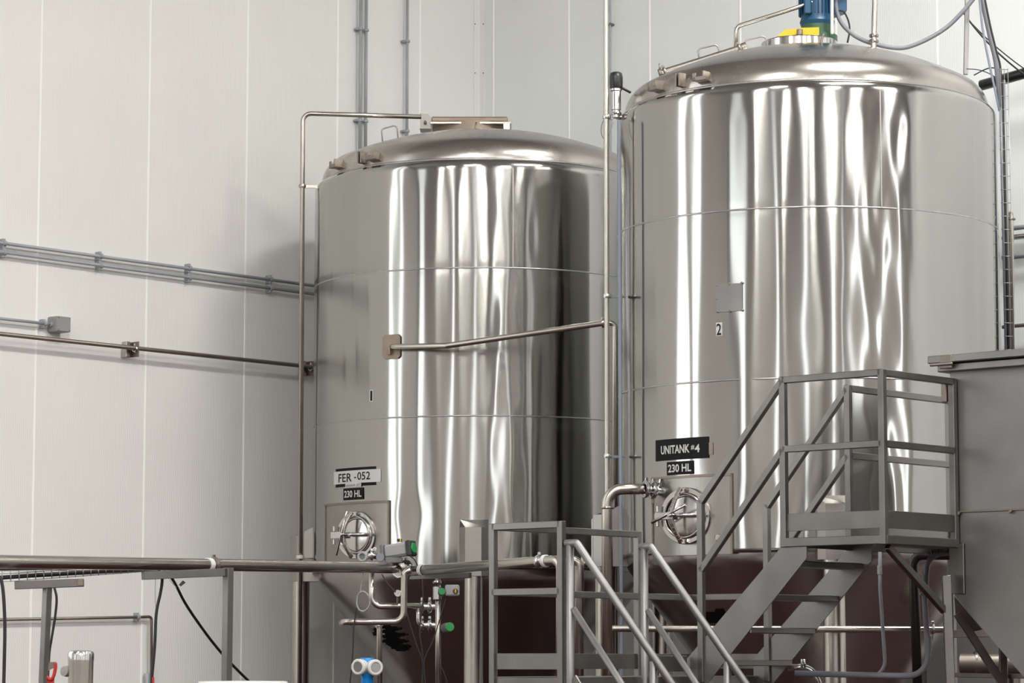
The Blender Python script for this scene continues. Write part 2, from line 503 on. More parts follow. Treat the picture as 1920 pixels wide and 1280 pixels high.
def patch(T, th0, th1, z0, z1, r0, r1, nt=12, nz=2, skew=0.0):
    """curved plate lying on the shell; skew raises its right end"""
    mb = MB(); vs = []; fs = []
    for r in (r0, r1):
        for j in range(nz + 1):
            for i in range(nt + 1):
                th = th0 + (th1 - th0) * i / nt; z = z0 + (z1 - z0) * j / nz + skew * i / nt
                vs.append(T.P(th, z, r))
    n1 = (nt + 1) * (nz + 1)
    g = lambda l, i, j: l * n1 + j * (nt + 1) + i
    for j in range(nz):
        for i in range(nt):
            fs.append((g(1, i, j), g(1, i + 1, j), g(1, i + 1, j + 1), g(1, i, j + 1)))
            fs.append((g(0, i, j), g(0, i, j + 1), g(0, i + 1, j + 1), g(0, i + 1, j)))
    for i in range(nt):
        fs.append((g(0, i, 0), g(0, i + 1, 0), g(1, i + 1, 0), g(1, i, 0)))
        fs.append((g(0, i, nz), g(1, i, nz), g(1, i + 1, nz), g(0, i + 1, nz)))
    for j in range(nz):
        fs.append((g(0, 0, j), g(1, 0, j), g(1, 0, j + 1), g(0, 0, j + 1)))
        fs.append((g(0, nt, j), g(0, nt, j + 1), g(1, nt, j + 1), g(1, nt, j)))
    return mb.add(vs, fs)
def patch_px(T, x0, x1, ytop, ybot, r0, r1, **k):
    """plate whose middle spans the given photo box on the shell"""
    xm = (x0 + x1) / 2
    t0, _ = T.hit(x0, (ytop + ybot) / 2); t1, _ = T.hit(x1, (ytop + ybot) / 2)
    _, z1 = T.hit(xm, ytop); _, z0 = T.hit(xm, ybot)
    return patch(T, t0, t1, z0, z1, T.R + r0, T.R + r1, **k), (t0, t1, z0, z1)
def lettering(T, text, x0, x1, ytop, ybot, m, parent, bold=.0, r=.007, name='lettering'):
    cu = bpy.data.curves.new('text', 'FONT'); cu.body = text; cu.size = 1; cu.offset = bold; cu.resolution_u = 3
    o = bpy.data.objects.new('text', cu); COL.objects.link(o)
    dg = bpy.context.evaluated_depsgraph_get(); me = o.evaluated_get(dg).to_mesh()
    v = np.array([x.co[:] for x in me.vertices]); fs = [tuple(p.vertices) for p in me.polygons]
    o.evaluated_get(dg).to_mesh_clear(); bpy.data.objects.remove(o, do_unlink=True); bpy.data.curves.remove(cu)
    lo = v.min(0); hi = v.max(0); u = (v - lo) / np.maximum(hi - lo, 1e-6)
    xm = (x0 + x1) / 2
    t0, _ = T.hit(x0, (ytop + ybot) / 2); t1, _ = T.hit(x1, (ytop + ybot) / 2)
    _, z1 = T.hit(xm, ytop); _, z0 = T.hit(xm, ybot)
    mb = MB(); mb.add([T.P(t0 + (t1 - t0) * a[0], z0 + (z1 - z0) * a[1], T.R + r) for a in u], fs)
    return mb.build(name, m, parent)

def dome_profile(Rd, h, rk=.22):
    Rc = ((Rd - rk) ** 2 + h * h - rk * rk) / (2 * h - 2 * rk)
    cz = h - Rc; al = math.atan2(-cz, Rd - rk)     # direction from knuckle centre outwards along the crown normal
    p = [(Rd, -.03)] + [(Rd - rk + rk * math.cos(al * k / 10), rk * math.sin(al * k / 10)) for k in range(11)]
    b0 = math.asin(p[-1][0] / Rc)
    p += [(Rc * math.sin(b0 * (1 - k / 20)), cz + Rc * math.cos(b0 * (1 - k / 20))) for k in range(1, 21)]
    return p, Rc, cz
def dome_z(T, r):
    if r < T.Rd - .25: return T.zt + T.dcz + math.sqrt(T.dRc ** 2 - r * r)
    return T.zt + .18
def dome_hit(T, px, py):
    """point of the dome crown seen at a photo position"""
    d = ray(px, py); c = Vector((T.c.x, T.c.y, T.zt + T.dcz)); oc = CO - c
    A = d.dot(d); B = oc.dot(d); C = oc.dot(oc) - T.dRc ** 2
    D = B * B - A * C
    t = (-B - math.sqrt(max(D, 0))) / A
    return CO + d * t

def make_tank(T, name, label, seed, swirls, panel, legs, dome_h, dents):
    root = thing(name, T.c, label, 'tank', 'tall stainless fermentation tanks')
    sh = shell_mesh(T, seed, swirls, panel, dents).build('shell', 'shell_steel', root)
    prof, T.dRc, T.dcz = dome_profile(T.Rd, dome_h)
    MB().lathe([(r, z) for r, z in prof], T.c + ZUP * T.zt, ZUP, 160, sharp=False).build('dome_top', 'dome_steel', root)
    for zw in (T.zB, T.zA):
        MB().lathe([(T.R - .004, -.008), (T.R + .0004, -.006), (T.R + .001, 0), (T.R + .0004, .006), (T.R - .004, .008)], T.c + ZUP * zw, ZUP, 200, sharp=False).build('girth_weld', 'weld_steel', root)
    MB().lathe([(T.Rd - .004, -.012), (T.Rd + .008, -.008), (T.Rd + .008, .006), (T.Rd - .004, .012)], T.c + ZUP * (T.zt + .001), ZUP, 200, sharp=False).build('dome_weld', 'weld_steel', root)
    # cone with knuckle
    rk = .17; r0 = 1.40; sl = math.atan2(1, 1.36)    # half angle of the cone from vertical
    p = [(r0, .05), (r0, 0)]
    for k in range(1, 9):
        a = (math.pi / 2 - (math.pi / 2 - sl)) * k / 8
        p.append((r0 - rk + rk * math.cos(a), -rk * math.sin(a)))
    rl, zl = p[-1]; re = .09; ze = zl - (rl - re) / math.tan(sl)
    p += [(rl + (re - rl) * k / 6, zl + (ze - zl) * k / 6) for k in range(1, 7)]
    T.cone = (rl, T.zb + zl, sl)
    MB().lathe([(r, z) for r, z in reversed(p)], T.c + ZUP * T.zb, ZUP, 160, sharp=False).build('cone_bottom', 'cone_steel', root)
    zo = T.zb + ze
    MB().tube(fillet([T.c + ZUP * (zo + .02), T.c + ZUP * (zo - .22), T.c + Vector((-.5, -.2, zo - .22))], .12), .05, 16).build('outlet_elbow', 'pipe_steel', root)
    # legs with covers welded on the shell
    for th in legs:
        n, t = T.fr(th)
        base = T.c + n * 1.555
        zc0, zc1 = T.zb - .06, T.zb + .33
        lg = MB().cyl(Vector((base.x, base.y, .03)), Vector((base.x, base.y, zc0 + .05)), .078, 24).build('leg', 'pipe_steel', root)
        MB().cyl(Vector((base.x, base.y, 0)), Vector((base.x, base.y, .03)), .13, 24).build('foot_plate', 'pipe_steel', lg)
        hw = .115; q = []
        poly = [base - t * hw - n * .20 , base - t * hw + n * .02, base - t * (hw - .05) + n * .09, base + t * (hw - .05) + n * .09, base + t * hw + n * .02, base + t * hw - n * .20]
        poly = [Vector((a.x, a.y, zc0)) for a in poly]
        mb = MB().prism(poly, ZUP * (zc1 - zc0))
        # sloping cap
        topc = [a + ZUP * (zc1 - zc0) for a in poly]
        back = [topc[0] + ZUP * .07 + n * .09, topc[5] + ZUP * .07 + n * .09]
        mb.add([topc[1], topc[2], topc[3], topc[4], back[1], back[0]], [(0, 1, 2, 3, 4, 5)])
        mb.add([topc[0], topc[1], back[0]], [(0, 1, 2)]); mb.add([topc[5], topc[4], back[1]], [(0, 2, 1)])
        mb.build('leg_cover', 'panel_steel', root)
    return root

th_m1, z_m1 = T1.hit(674, 1003); th_m2, z_m2 = T2.hit(1291, 967)
LEGS = [0.0, math.pi / 2, math.pi, -math.pi / 2]
tank1 = make_tank(T1, 'fermentation_tank', 'stainless fermentation tank numbered 1, farther back beside the left wall', 11,
                  [(T1.hit(950, 600)[0], .13, .0085)], (th_m1, z_m1, .5), [a - .03 for a in LEGS], .46, [(*T1.hit(768, 965), .11, .15, .0055), (*T1.hit(950, 985), .08, .13, .0035), (*T1.hit(925, 330), .05, .06, .0016), (*T1.hit(955, 325), .05, .09, -.0015), (*T1.hit(1000, 440), .04, .22, .0014), (*T1.hit(955, 745), .07, .10, .0022)])
tank2 = make_tank(T2, 'fermentation_tank', 'stainless fermentation tank numbered 2, nearer and larger, behind the stairs', 23,
                  [(T2.hit(1655, 500)[0], .15, .022)], (th_m2, z_m2, .5), LEGS, .51, [(*T2.hit(1425, 960), .12, .18, .0045), (*T2.hit(1630, 190), .06, .08, .0022), (*T2.hit(1672, 190), .06, .10, -.0024), (*T2.hit(1690, 240), .05, .12, .0022), (*T2.hit(1655, 330), .05, .12, .0022), (*T2.hit(1655, 470), .05, .14, -.0016), (*T2.hit(1520, 620), .06, .25, .0012), (*T2.hit(1640, 770), .08, .12, .0030)])
# vertical sheet joints
for T, root, xs in ((T2, tank2, (1652,)), (T1, tank1, (962,))):
    for x in xs:
        for z0, z1 in ((T.zA, T.zt - .08),):
            th, _ = T.hit(x, 300)
            patch(T, th - .003, th + .003, z0, z1, T.R - .003, T.R + .002, nt=2, nz=12).build('vertical_weld', 'weld_steel', root)

# ---- manway panels and doors
def manway(T, root, th, z, box, ro, small=False):
    n, t = T.fr(th + .18); c = T.P(th, z, T.R + .030)
    pl, (t0, t1, z0, z1) = patch_px(T, *box, -.004, .008, nt=20)
    plate = pl.build('manway_panel', 'panel_steel', root)
    patch(T, t0 - .004, t1 + .004, z1 - .006, z1 + .012, T.R - .002, T.R + .02, nt=20).build('panel_lip', 'brown_steel', plate)
    patch(T, t0 - .006, t0 + .006, z0, z1, T.R - .002, T.R + .014, nt=2).build('panel_lip', 'brown_steel', plate)
    patch(T, t1 - .006, t1 + .006, z0, z1, T.R - .002, T.R + .014, nt=2).build('panel_lip', 'brown_steel', plate)
    cs = c - n * .05
    MB().lathe([(ro * .80, -.05), (ro * .80, .062), (ro * .82, .067), (ro * .975, .067), (ro, .058), (ro, -.05)], cs, n, 56).build('manway_ring', 'bright_steel', root)
    ri = ro * .77
    dr = MB().lathe([(ri * (1 - k / 10), .065 + .014 * (1 - (1 - k / 10) ** 2) - .012 * (k == 0)) for k in range(10)] + [(0, .079)], cs, n, 56, sharp=False).build('manway_door', 'bright_steel', root)
    MB().tube([cs + n * .085 + (t * math.cos(a) + ZUP * math.sin(a)) * ri for a in np.linspace(0, 2 * math.pi, 48, endpoint=False)], .009, 8, closed=True).build('door_gasket', 'pipe_steel', dr)
    # arched yoke across the door, hinged at the left
    hub = cs + n * .175 - t * (ro * .22)
    yo = MB()
    pts = [cs + n * (.10 + .08 * math.cos(a * 1.45)) + ZUP * (ro * .95 * a) - t * (ro * .22 * math.cos(a * 1.4)) for a in np.linspace(-1, 1, 15)]
    for a, b in zip(pts[:-1], pts[1:]): yo.beam(a, b, .026, .030, up=n, ext=.002)
    yo.build('yoke', 'pipe_steel', root)
    arm = MB().tube([hub, cs + n * .16 + t * ro * .2, cs + n * .12 + t * ro * .82], [.014, .018, .012], 10).build('door_arm', 'bright_steel', root)
    wh = MB().cyl(hub - n * .06, hub + n * .05, .016, 14)
    wh.build('spindle', 'bright_steel', root)
    if small: hd = MB().tube([hub + n * .03 + ZUP * .19 + t * .05, hub + n * .03 - ZUP * .17 - t * .05], .009, 8)
    else: hd = MB().tube([hub + n * .03 - t * .15 - ZUP * .05, hub + n * .03 + t * .13 + ZUP * .07], .012, 8)
    hd.build('tee_handle', 'bright_steel', root)
    hg = MB().cbox(cs + n * .11 - t * (ro * .22 + .105), t, .14, n, .018, ZUP, .055, .003).build('hinge_plate', 'bright_steel', root)
    for s_ in (-1, 1):
        MB().cyl(cs + n * .10 - t * (ro + .0) + ZUP * (.03 * s_), cs + n * .10 - t * (ro + .0) + ZUP * (.075 * s_), .011, 10).build('hinge_bolt', 'bright_steel', hg)
    MB().cbox(cs + n * .05 - t * (ro + .005), t, .05, n, .11, ZUP, .045, .004).build('hinge_block', 'pipe_steel', hg)
manway(T1, tank1, th_m1, z_m1, (612, 729, 943, 1068), .195, True)
manway(T2, tank2, th_m2, z_m2, (1226, 1372, 893, 1040), .205)

# ---- stickers, numbers and plates
p, _ = patch_px(T2, 1230, 1329, 821, 861, .001, .004); lb = p.build('name_sticker', 'sticker_black', tank2); tag(lb, 'black sticker reading UNITANK#4')
lettering(T2, 'UNITANK', 1240.5, 1294, 834, 850, 'sticker_white', lb, .026)
lettering(T2, '#', 1296.5, 1303, 834, 843, 'sticker_white', lb, .015)
lettering(T2, '4', 1303.5, 1313, 832.5, 847.5, 'sticker_white', lb, .018)
p, _ = patch_px(T2, 1251, 1300.5, 864.5, 889.5, .001, .004); lb = p.build('volume_sticker', 'sticker_black', tank2); tag(lb, 'black sticker reading 230 HL')
lettering(T2, '230 HL', 1254, 1297, 869.5, 884.5, 'sticker_white', lb, .022)
p, _ = patch_px(T2, 1329.5, 1337, 829, 852, .001, .003); p.build('tape_remnant', 'dusty_steel', tank2)
p, _ = patch_px(T2, 1343, 1354.5, 604.5, 629.5, .001, .004); lb = p.build('number_sticker', 'sticker_white', tank2); tag(lb, 'white sticker with black number 2')
lettering(T2, '2', 1344.3, 1353, 606.5, 628, 'sticker_black', lb, .012)
p, _ = patch_px(T2, 1344, 1392.5, 532, 584, .001, .010); pp = p.build('cover_plate', 'hopper_steel', tank2); tag(pp, 'small square grey cover plate')
for x, y in ((1345, 535), (1368, 532), (1391.5, 530.5), (1344.5, 560), (1345.5, 584), (1369, 583), (1392, 581.5)):
    th, z = T2.hit(x, y); MB().cyl(T2.P(th, z, T2.R - .002), T2.P(th, z, T2.R + .014), .010, 8).build('tack_weld', 'brown_steel', pp)

p, _ = patch_px(T1, 630, 705, 876, 911, .001, .003); lb = p.build('name_sticker', 'sticker_black', tank1); tag(lb, 'black sticker mostly hidden by a white strip')
p, _ = patch_px(T1, 627, 714.5, 881, 905, .0032, .005, skew=.0); l2 = p.build('name_strip', 'sticker_white', tank1); tag(l2, 'white strip reading FER -052')
lettering(T1, 'FER', 636, 660.5, 887.6, 903.2, 'sticker_black', l2, .008, r=.007)
lettering(T1, '052', 671, 695, 884.2, 899, 'sticker_black', l2, .008, r=.007)
lettering(T1, '-', 665, 669, 894, 896, 'sticker_black', l2, .008, r=.007)
p, _ = patch_px(T1, 648.5, 678, 905, 913, .0052, .0065); l3 = p.build('paper_strip', 'sticker_white', tank1); tag(l3, 'narrow paper strip reading unitank #3')
lettering(T1, 'unitank #3', 650, 676.5, 906, 911.8, 'mid_grey', l3, .004, r=.008)
p, _ = patch_px(T1, 644.5, 681.5, 914.5, 936.5, .001, .004); lb = p.build('volume_sticker', 'sticker_black', tank1); tag(lb, 'black sticker reading 230 HL')
lettering(T1, '230 HL', 646.8, 678.8, 919, 932, 'sticker_white', lb, .022)
p, _ = patch_px(T1, 693.3, 700.2, 730.5, 753, .001, .004); lb = p.build('number_sticker', 'sticker_white', tank1); tag(lb, 'white sticker with black number 1')
lettering(T1, '1', 695.3, 698.8, 732.5, 751, 'sticker_black', lb, .03)

# torn black decals on the cones
def cone_decal(T, root, outline, m='decal_black'):
    r0, z0, sl = T.cone
    def onc(px, py):
        d = ray(px, py); ca = math.cos(sl); k = math.tan(sl)      # r = r0 + (z-z0)*k
        # solve (x-cx)^2+(y-cy)^2 = (r0+(z-z0)k)^2
        ox, oy = -T.c.x, -T.c.y; e = r0 + (CAMZ - z0) * k
        A = d.x ** 2 + d.y ** 2 - (d.z * k) ** 2; B = ox * d.x + oy * d.y - e * d.z * k; C = ox * ox + oy * oy - e * e
        t = (-B - math.sqrt(max(B * B - A * C, 0))) / A
        p = CO + d * t; n = Vector((p.x - T.c.x, p.y - T.c.y, 0)).normalized()
        return p, (n * math.cos(sl) - ZUP * math.sin(sl)).normalized()
    mb = MB()
    for (x0, x1, y0, y1) in outline:
        vs = []; N = 6
        for i in range(N + 1):
            for y in (y0, y1):
                p, nn = onc(x0 + (x1 - x0) * i / N, y); vs += [p + nn * .001, p + nn * .004]
        fs = []
        for i in range(N):
            a, b = i * 4, i * 4 + 4
            fs += [(a + 1, b + 1, b + 3, a + 3), (a + 3, b + 3, b + 2, a + 2), (a, b, b + 1, a + 1)]
        fs += [(0, 1, 3, 2), (N * 4, N * 4 + 2, N * 4 + 3, N * 4 + 1)]
        mb.add(vs, fs)
    o = mb.build('torn_decal', m, root); tag(o, 'torn black decal remnant on the cone')
rows = []
rnd = random.Random(5)
for y in range(1168, 1219, 2):
    f = (y - 1168) / 50
    x0 = 716 + 6 * math.sin(y * .7) + 4 * f; x1 = 742 + 24 * f + 9 * math.sin(y * .53) + (6 if 1185 < y < 1190 else 0)
    if y > 1206: x0 = 724 + (y - 1206) * 1.5 + rnd.uniform(-2, 2); x1 = 766 + rnd.uniform(-6, 5)
    if y < 1176: x0 += 5; x1 -= (1176 - y) * 1.2
    rows.append((x0, x1, y, y + 2.05))
for y in range(1177, 1190, 2): rows.append((698 + rnd.uniform(0, 7), 712, y, y + 1.5))
cone_decal(T1, tank1, rows)
rows = []
for y in range(1141, 1167, 2):
    x0 = 1300 + (y - 1141) * .4 + rnd.uniform(-3, 3); x1 = 1357 + (y - 1141) * .42
    if y < 1146: x0 = 1340 + rnd.uniform(-2, 2)
    if y > 1160: x1 = 1345 + rnd.uniform(-8, 8); x0 = 1318
    rows.append((x0, x1, y, y + 2.05))
cone_decal(T2, tank2, rows)

# ---- lugs on the domes
def lug(T, root, px, py, kind):
    th, z = T.hit(px, py, T.Rd + .03); n, t = T.fr(th)
    b = T.P(th, T.zt + .03, T.Rd - .02)
    mb = MB()
    if kind == 'hook':
        mb.cbox(b + n * .03 + ZUP * .02, t, .11, n, .09, ZUP, .012, .002)
        mb.cbox(b + n * .07 + ZUP * .045 - t * .045, t, .03, n, .012, ZUP, .06, .002)
        mb.cbox(b + n * .07 + ZUP * .030, t, .11, n, .012, ZUP, .03, .002)
        mb.cbox(b + n * .03 + ZUP * .05 + t * .035, t, .012, n, .09, ZUP, .07, .002)
    else:
        for s_ in (-1, 1): mb.cbox(b + n * .04 + ZUP * .05 + t * .017 * s_, t, .014, n, .07, ZUP, .1, .002)
        mb.cbox(b + n * .03 + ZUP * .05, t, .05, n, .012, ZUP, .09, .002)
    return mb.build('lifting_lug', 'brown_steel', root)
for px, py, k in ((1228, 180, 'hook'), (1274, 162, 'eye'), (1314, 157, 'hook')): lug(T2, tank2, px, py, k)
for px, py, k in ((628, 314, 'hook'), (677, 306, 'eye'), (697, 302, 'hook')): lug(T1, tank1, px, py, k)
def wire_handle(T, root, x0, x1, ybase, ytop, slant):
    rr = .95
    a = U(x0, ybase[0], T.c.y - .15); b = U(x1, ybase[1], T.c.y - .15)
    a2 = U(x0 - slant, ytop[0], T.c.y - .15); b2 = U(x1 - slant, ytop[1], T.c.y - .15)
    for q in (a, b):
        rq = math.hypot(q.x - T.c.x, q.y - T.c.y); q.z = min(q.z, dome_z(T, rq) - .002)
    MB().tube(fillet([a, a2, b2, b], .03, 5), .006, 8).build('wire_handle', 'wire_steel', root)
wire_handle(T1, tank1, 718, 747, (262, 254), (242, 234), 3)
wire_handle(T2, tank2, 1312, 1350, (114, 104), (92, 83), 4)
wire_handle(T2, tank2, 1397, 1437, (94, 80), (76, 66.5), 1)

# ---- top hatch of tank 1
ap = T1.c + ZUP * (T1.zt + .455) - Vector((.095, 0, 0))
MB().lathe([(.34, -.06), (.34, .07), (.32, .075), (.30, .07), (.30, -.06)], ap, ZUP, 48).build('hatch_collar', 'dusty_steel', tank1)
hz = U(880, 232, T1.c.y - .33).z
ht = MB().cbox(Vector((ap.x, ap.y, hz + .01)), Vector((1, 0, 0)), .70, Vector((0, 1, 0)), .66, ZUP, .022, .004)
hatch = ht.build('hatch_lid', 'pipe_steel', tank1)
MB().cbox(Vector((ap.x - .01, ap.y, hz + .045)), Vector((1, 0, 0)), .66, Vector((0, 1, 0)), .60, ZUP, .05, .012).build('lid_cover', 'dusty_steel', hatch)
MB().cbox(Vector((ap.x + .31, ap.y - .31, hz - .02)), Vector((1, 0, 0)), .06, Vector((0, 1, 0)), .05, ZUP, .06, .004).build('lid_latch', 'pipe_steel', hatch)
br = U(800, 226, T1.c.y - .1)
MB().prism([U(787, 212, T1.c.y - .1), U(787, 241, T1.c.y - .1), U(812, 241, T1.c.y - .1), U(812, 224, T1.c.y - .1), U(803, 214, T1.c.y - .1)], Vector((0, .2, 0))).build('hinge_bracket', 'frame_steel', hatch)
MB().cyl(U(797, 228.5, T1.c.y - .14), U(797, 228.5, T1.c.y - .10), .014, 12).build('hinge_pin', 'bright_steel', hatch)
MB().tube([U(893, 229, T1.c.y - .34), U(890.5, 247, T1.c.y - .35)], .006, 8).build('lid_pin', 'wire_steel', hatch)

# ---- top of tank 2: flange, drive, pipes
ap2 = T2.c + ZUP * (T2.zt + .44)
fc = Vector((T2.c.x - .04, T2.c.y, 0)); fz0 = T2.zt + .46; fz1 = U(1504, 65, T2.c.y - .29).z
MB().lathe([(.295, 0), (.295, fz1 - fz0 - .008), (.287, fz1 - fz0), (0, fz1 - fz0)], Vector((fc.x, fc.y, fz0)), ZUP, 64).build('top_flange', 'bright_steel', tank2)
ag = thing('agitator_drive', Vector((fc.x + .10, fc.y, fz1)), 'blue electric agitator motor standing on top of tank 2', 'motor')
mx = U(1532, 30, fc.y).x
MB().lathe([(.155, 0), (.155, .05), (.125, .07), (.125, .15)], Vector((mx, fc.y, fz1)), ZUP, 32).build('gear_base', 'dark_green', ag)
mz = fz1 + .13
body = MB().lathe([(.125, 0), (.135, .03), (.125, .06), (.125, .40), (.10, .46), (0, .46)], Vector((mx, fc.y, mz)), ZUP, 40).build('motor_body', 'blue_paint', ag)
for k in range(28):
    a = 2 * math.pi * k / 28; d = Vector((math.sin(a), -math.cos(a), 0)); t = Vector((math.cos(a), math.sin(a), 0))
    MB().cbox(Vector((mx, fc.y, mz + .24)) + d * .128, t, .006, d, .03, ZUP, .32, .001).build('cooling_fin', 'blue_paint', body)
MB().cbox(Vector((mx - .085, fc.y - .12, mz + .13)), Vector((1, 0, 0)), .05, Vector((0, 1, 0)), .04, ZUP, .12, .006).build('motor_foot', 'blue_paint', ag)
jb = U(1575, 8, fc.y); MB().prism([U(1564, -30, fc.y - .06), U(1564, 28, fc.y - .06), U(1588, 19, fc.y - .06), U(1588, -30, fc.y - .06)], Vector((0, .14, 0))).build('terminal_box', 'blue_paint', ag)
# yellow guard on the flange
yg = MB().prism([U(1458, 68, fc.y - .22), U(1471, 56, fc.y - .22), U(1504, 52, fc.y - .22), U(1536, 51, fc.y - .22), U(1536, 66, fc.y - .22), U(1500, 67, fc.y - .22)], Vector((0, .03, 0)))
yo = yg.build('drive_guard', 'yellow_paint', ag)
MB().cyl(U(1499.5, 66, fc.y - .25), U(1499.5, 55, fc.y - .25), .024, 14).build('guard_bolt', 'brown_steel', yo)
MB().cyl(U(1560, 64, fc.y - .17), U(1560, -30, fc.y - .17), .0125, 14).build('support_rod', 'white_plastic', ag)
# eye hook on the dome
p = U(1540, 86, T2.c.y - .70); p.z = dome_z(T2, math.hypot(p.x - T2.c.x, .70))
MB().tube(spline([p - ZUP * .01, p + Vector((.005, 0, .03)), p + Vector((.02, 0, .075))], 5), [.010] * 5 + [.009] * 5 + [.003], 8).build('dome_hook', 'brown_steel', tank2)
# CIP pipe bending up over the dome
yb = T2.c.y - .1
pts = [U(1380, 100, yb), U(1380, 50, yb), U(1470, 22, yb), U(1640, -34, yb)]
pr = pipe_thing('spray_pipe', pts, .0165, 'pipe_steel', 'bent steel pipe rising from the dome of tank 2 towards the motor', 'pipe', .06)
# cylinder lying on the dome
a = U(1238, 137, T2.c.y - .35); b = U(1397, 87, T2.c.y - .35)
ax = (b - a).normalized()
cy = thing('dome_tube', a, 'closed steel tube lying along the left slope of the tank 2 dome', 'pipe')
MB().cyl(a, b, .024, 18).build('tube_body', 'pipe_steel', cy)
for s_ in (.05, .93):
    clamp_ring(cy, a + (b - a) * s_, ax, .024, 'brown_steel', .02)
MB().cyl(a - ax * .012, a + ax * .012, .034, 16).build('end_cap', 'brown_steel', cy)
MB().cyl(b - ax * .03, b + ax * .012, .032, 16).build('end_cap', 'pipe_steel', cy)
MB().tube([a + ZUP * .02, a + ZUP * .075 - Vector((.008, 0, 0))], [.008, .004], 8).build('wing_screw', 'brown_steel', cy)
# vertical pipe with union
v = thing('vent_pipe', U(1638, 90, T2.c.y - .15), 'vertical steel vent pipe with clamp union on the dome of tank 2', 'pipe')
MB().cyl(U(1638, 92, T2.c.y - .15), U(1642, -40, T2.c.y - .15), .0215, 18).build('pipe_run', 'pipe_steel', v)
for y_ in (77, 67): clamp_ring(v, U(1638.6, y_, T2.c.y - .15), ZUP, .026, 'pipe_steel', .022)

# ---- level sensor at the left shoulder of tank 2
sy = T2.c.y - .25
sn = thing('level_sensor', U(1155, 218, sy), 'black-capped steel level sensor at the left shoulder of tank 2', 'sensor')
ba = U(1155.5, 207, sy); 
MB().lathe([(.030, 0), (.036, .004), (.036, .145), (.044, .15), (.044, .165), (0, .165)], ba, ZUP, 28).build('neck', 'bright_steel', sn)
MB().lathe([(.044, .166), (.050, .18), (.052, .25), (.046, .285), (.030, .295), (0, .297)], ba, ZUP, 28, sharp=False).build('cap', 'black_plastic', sn)
MB().cyl(ba - ZUP * .06, ba + ZUP * .01, .030, 20).build('union', 'bright_steel', sn)
clamp_ring(sn, ba - ZUP * .025, ZUP, .03, 'bright_steel')
MB().tube(fillet([ba - ZUP * .05, ba - ZUP * .05 + Vector((.12, .02, 0))], .03), .02, 14).build('side_spool', 'pipe_steel', sn)
MB().tube(spline([ba + ZUP * .18 + Vector((.03, 0, 0)), ba + Vector((.08, 0, .155)), ba + Vector((.11, .01, .14))], 5), .010, 8).build('cable_gland', 'black_rubber', sn)
cl = spline([U(1150, 224, sy - .06), U(1132, 226, sy - .07), U(1127, 245, sy - .07), U(1132, 259, sy - .07), U(1143, 250, sy - .06), U(1150, 228, sy - .06)], 8)
MB().tube(cl, .004, 6).build('signal_cable', 'light_grey', sn)

# ================================================================== PIPES AROUND THE TANKS
# tank 1 cleaning pipe on the left
Yc = T1.c.y - .1
cp = pipe_thing('cleaning_pipe', [U(561, 1400, Yc), U(567.8, 212.5, Yc), U(790, 219, Yc)], .0205, 'pipe_steel', 'slim steel pipe up the left side of tank 1, bent over to its top hatch', 'pipe', .07)
for px, py in ((567, 349), (562.5, 1044)):
    c = U(px, py, Yc); clamp_ring(cp, c, ZUP, .022, 'white_plastic' if py > 900 else 'pipe_steel', .03)
MB().cbox(U(586, 349.5, Yc), Vector((1, 0, 0)), .13, Vector((0, 1, 0)), .01, ZUP, .03, .002).build('bracket_arm', 'pipe_steel', cp)
MB().tube([U(566, 1046, Yc - .02), U(592, 1046.5, Yc + .02)], .004, 6).build('bracket_rod', 'wire_steel', cp)

# inlet pipe across tank 1 and down between the tanks
th, z = T1.hit(735, 650); n, t = T1.fr(th)
s0 = T1.P(th, z, T1.R); Yp = 22.2
ip = thing('transfer_pipe', U(1152, 1240, Yp), 'long steel pipe from the square flange on tank 1 to the gap between tanks', 'pipe')
pts = [s0 + ZUP * .0, s0 + n * .10, U(838, 648, 22.85), U(1134, 605, Yp), U(1153, 605, Yp), U(1153, 1300, Yp)]
pts[1] = U(738, 650, (s0 + n * .1).y)
MB().tube(fillet(pts, .075, 8), .0235, 16).build('pipe_run', 'pipe_steel', ip)
q = T1.P(th, z, T1.R + .004)
MB().prism([q + t * a + ZUP * b for a, b in ((-.085, .08), (-.065, .1), (.065, .1), (.085, .08), (.085, -.08), (.065, -.1), (-.065, -.1), (-.085, -.08))], n * .012).build('wall_flange', 'dusty_steel', ip)
MB().cyl(s0 + n * .04 - ZUP * .07, s0 + n * .04 - ZUP * .01, .014, 10).build('flange_bolt', 'dusty_steel', ip)
clamp_ring(ip, U(1131.5, 605.5, Yp), Vector((1, 0, .1)), .027, 'bright_steel', .03)
clamp_ring(ip, U(1153, 1046, Yp), ZUP, .027, 'bright_steel', .05)

# riser in front of the gap, up past the frame
Yr = 21.2
ri = thing('riser_pipe', U(1139, 1000, Yr), 'thin steel riser pipe running up the gap between the tanks to above the frame', 'pipe')
MB().cyl(U(1139.5, 1300, Yr), U(1136, -60, Yr), .0195, 16).build('pipe_run', 'pipe_steel', ri)
for y_ in (219, 555, 855): clamp_ring(ri, U(1137 + y_ * .003, y_, Yr), ZUP, .022, 'bright_steel', .03)
for y_ in (556, 856):
    MB().cbox(U(1153, y_, Yr), Vector((1, 0, 0)), .10, Vector((0, 1, 0)), .012, ZUP, .02, .002).build('bracket_arm', 'blue_grey_plastic', ri)
    MB().cyl(U(1163, y_, Yr), U(1172, y_, T2.c.y - .55), .008, 8).build('bracket_stud', 'blue_grey_plastic', ri)
cb = thing('conduit', U(1164, 1240, 21.35), 'blue-grey plastic conduit clipped beside the riser at the edge of tank 2', 'conduit')
MB().cyl(U(1166, 1300, 21.0), U(1160.5, 225, 21.0), .0135, 14).build('conduit_run', 'blue_grey_plastic', cb)
th_ = thing('thin_conduit', WR(1143, 300, .05), 'thin grey conduit on the right wall behind the riser pipe', 'conduit')
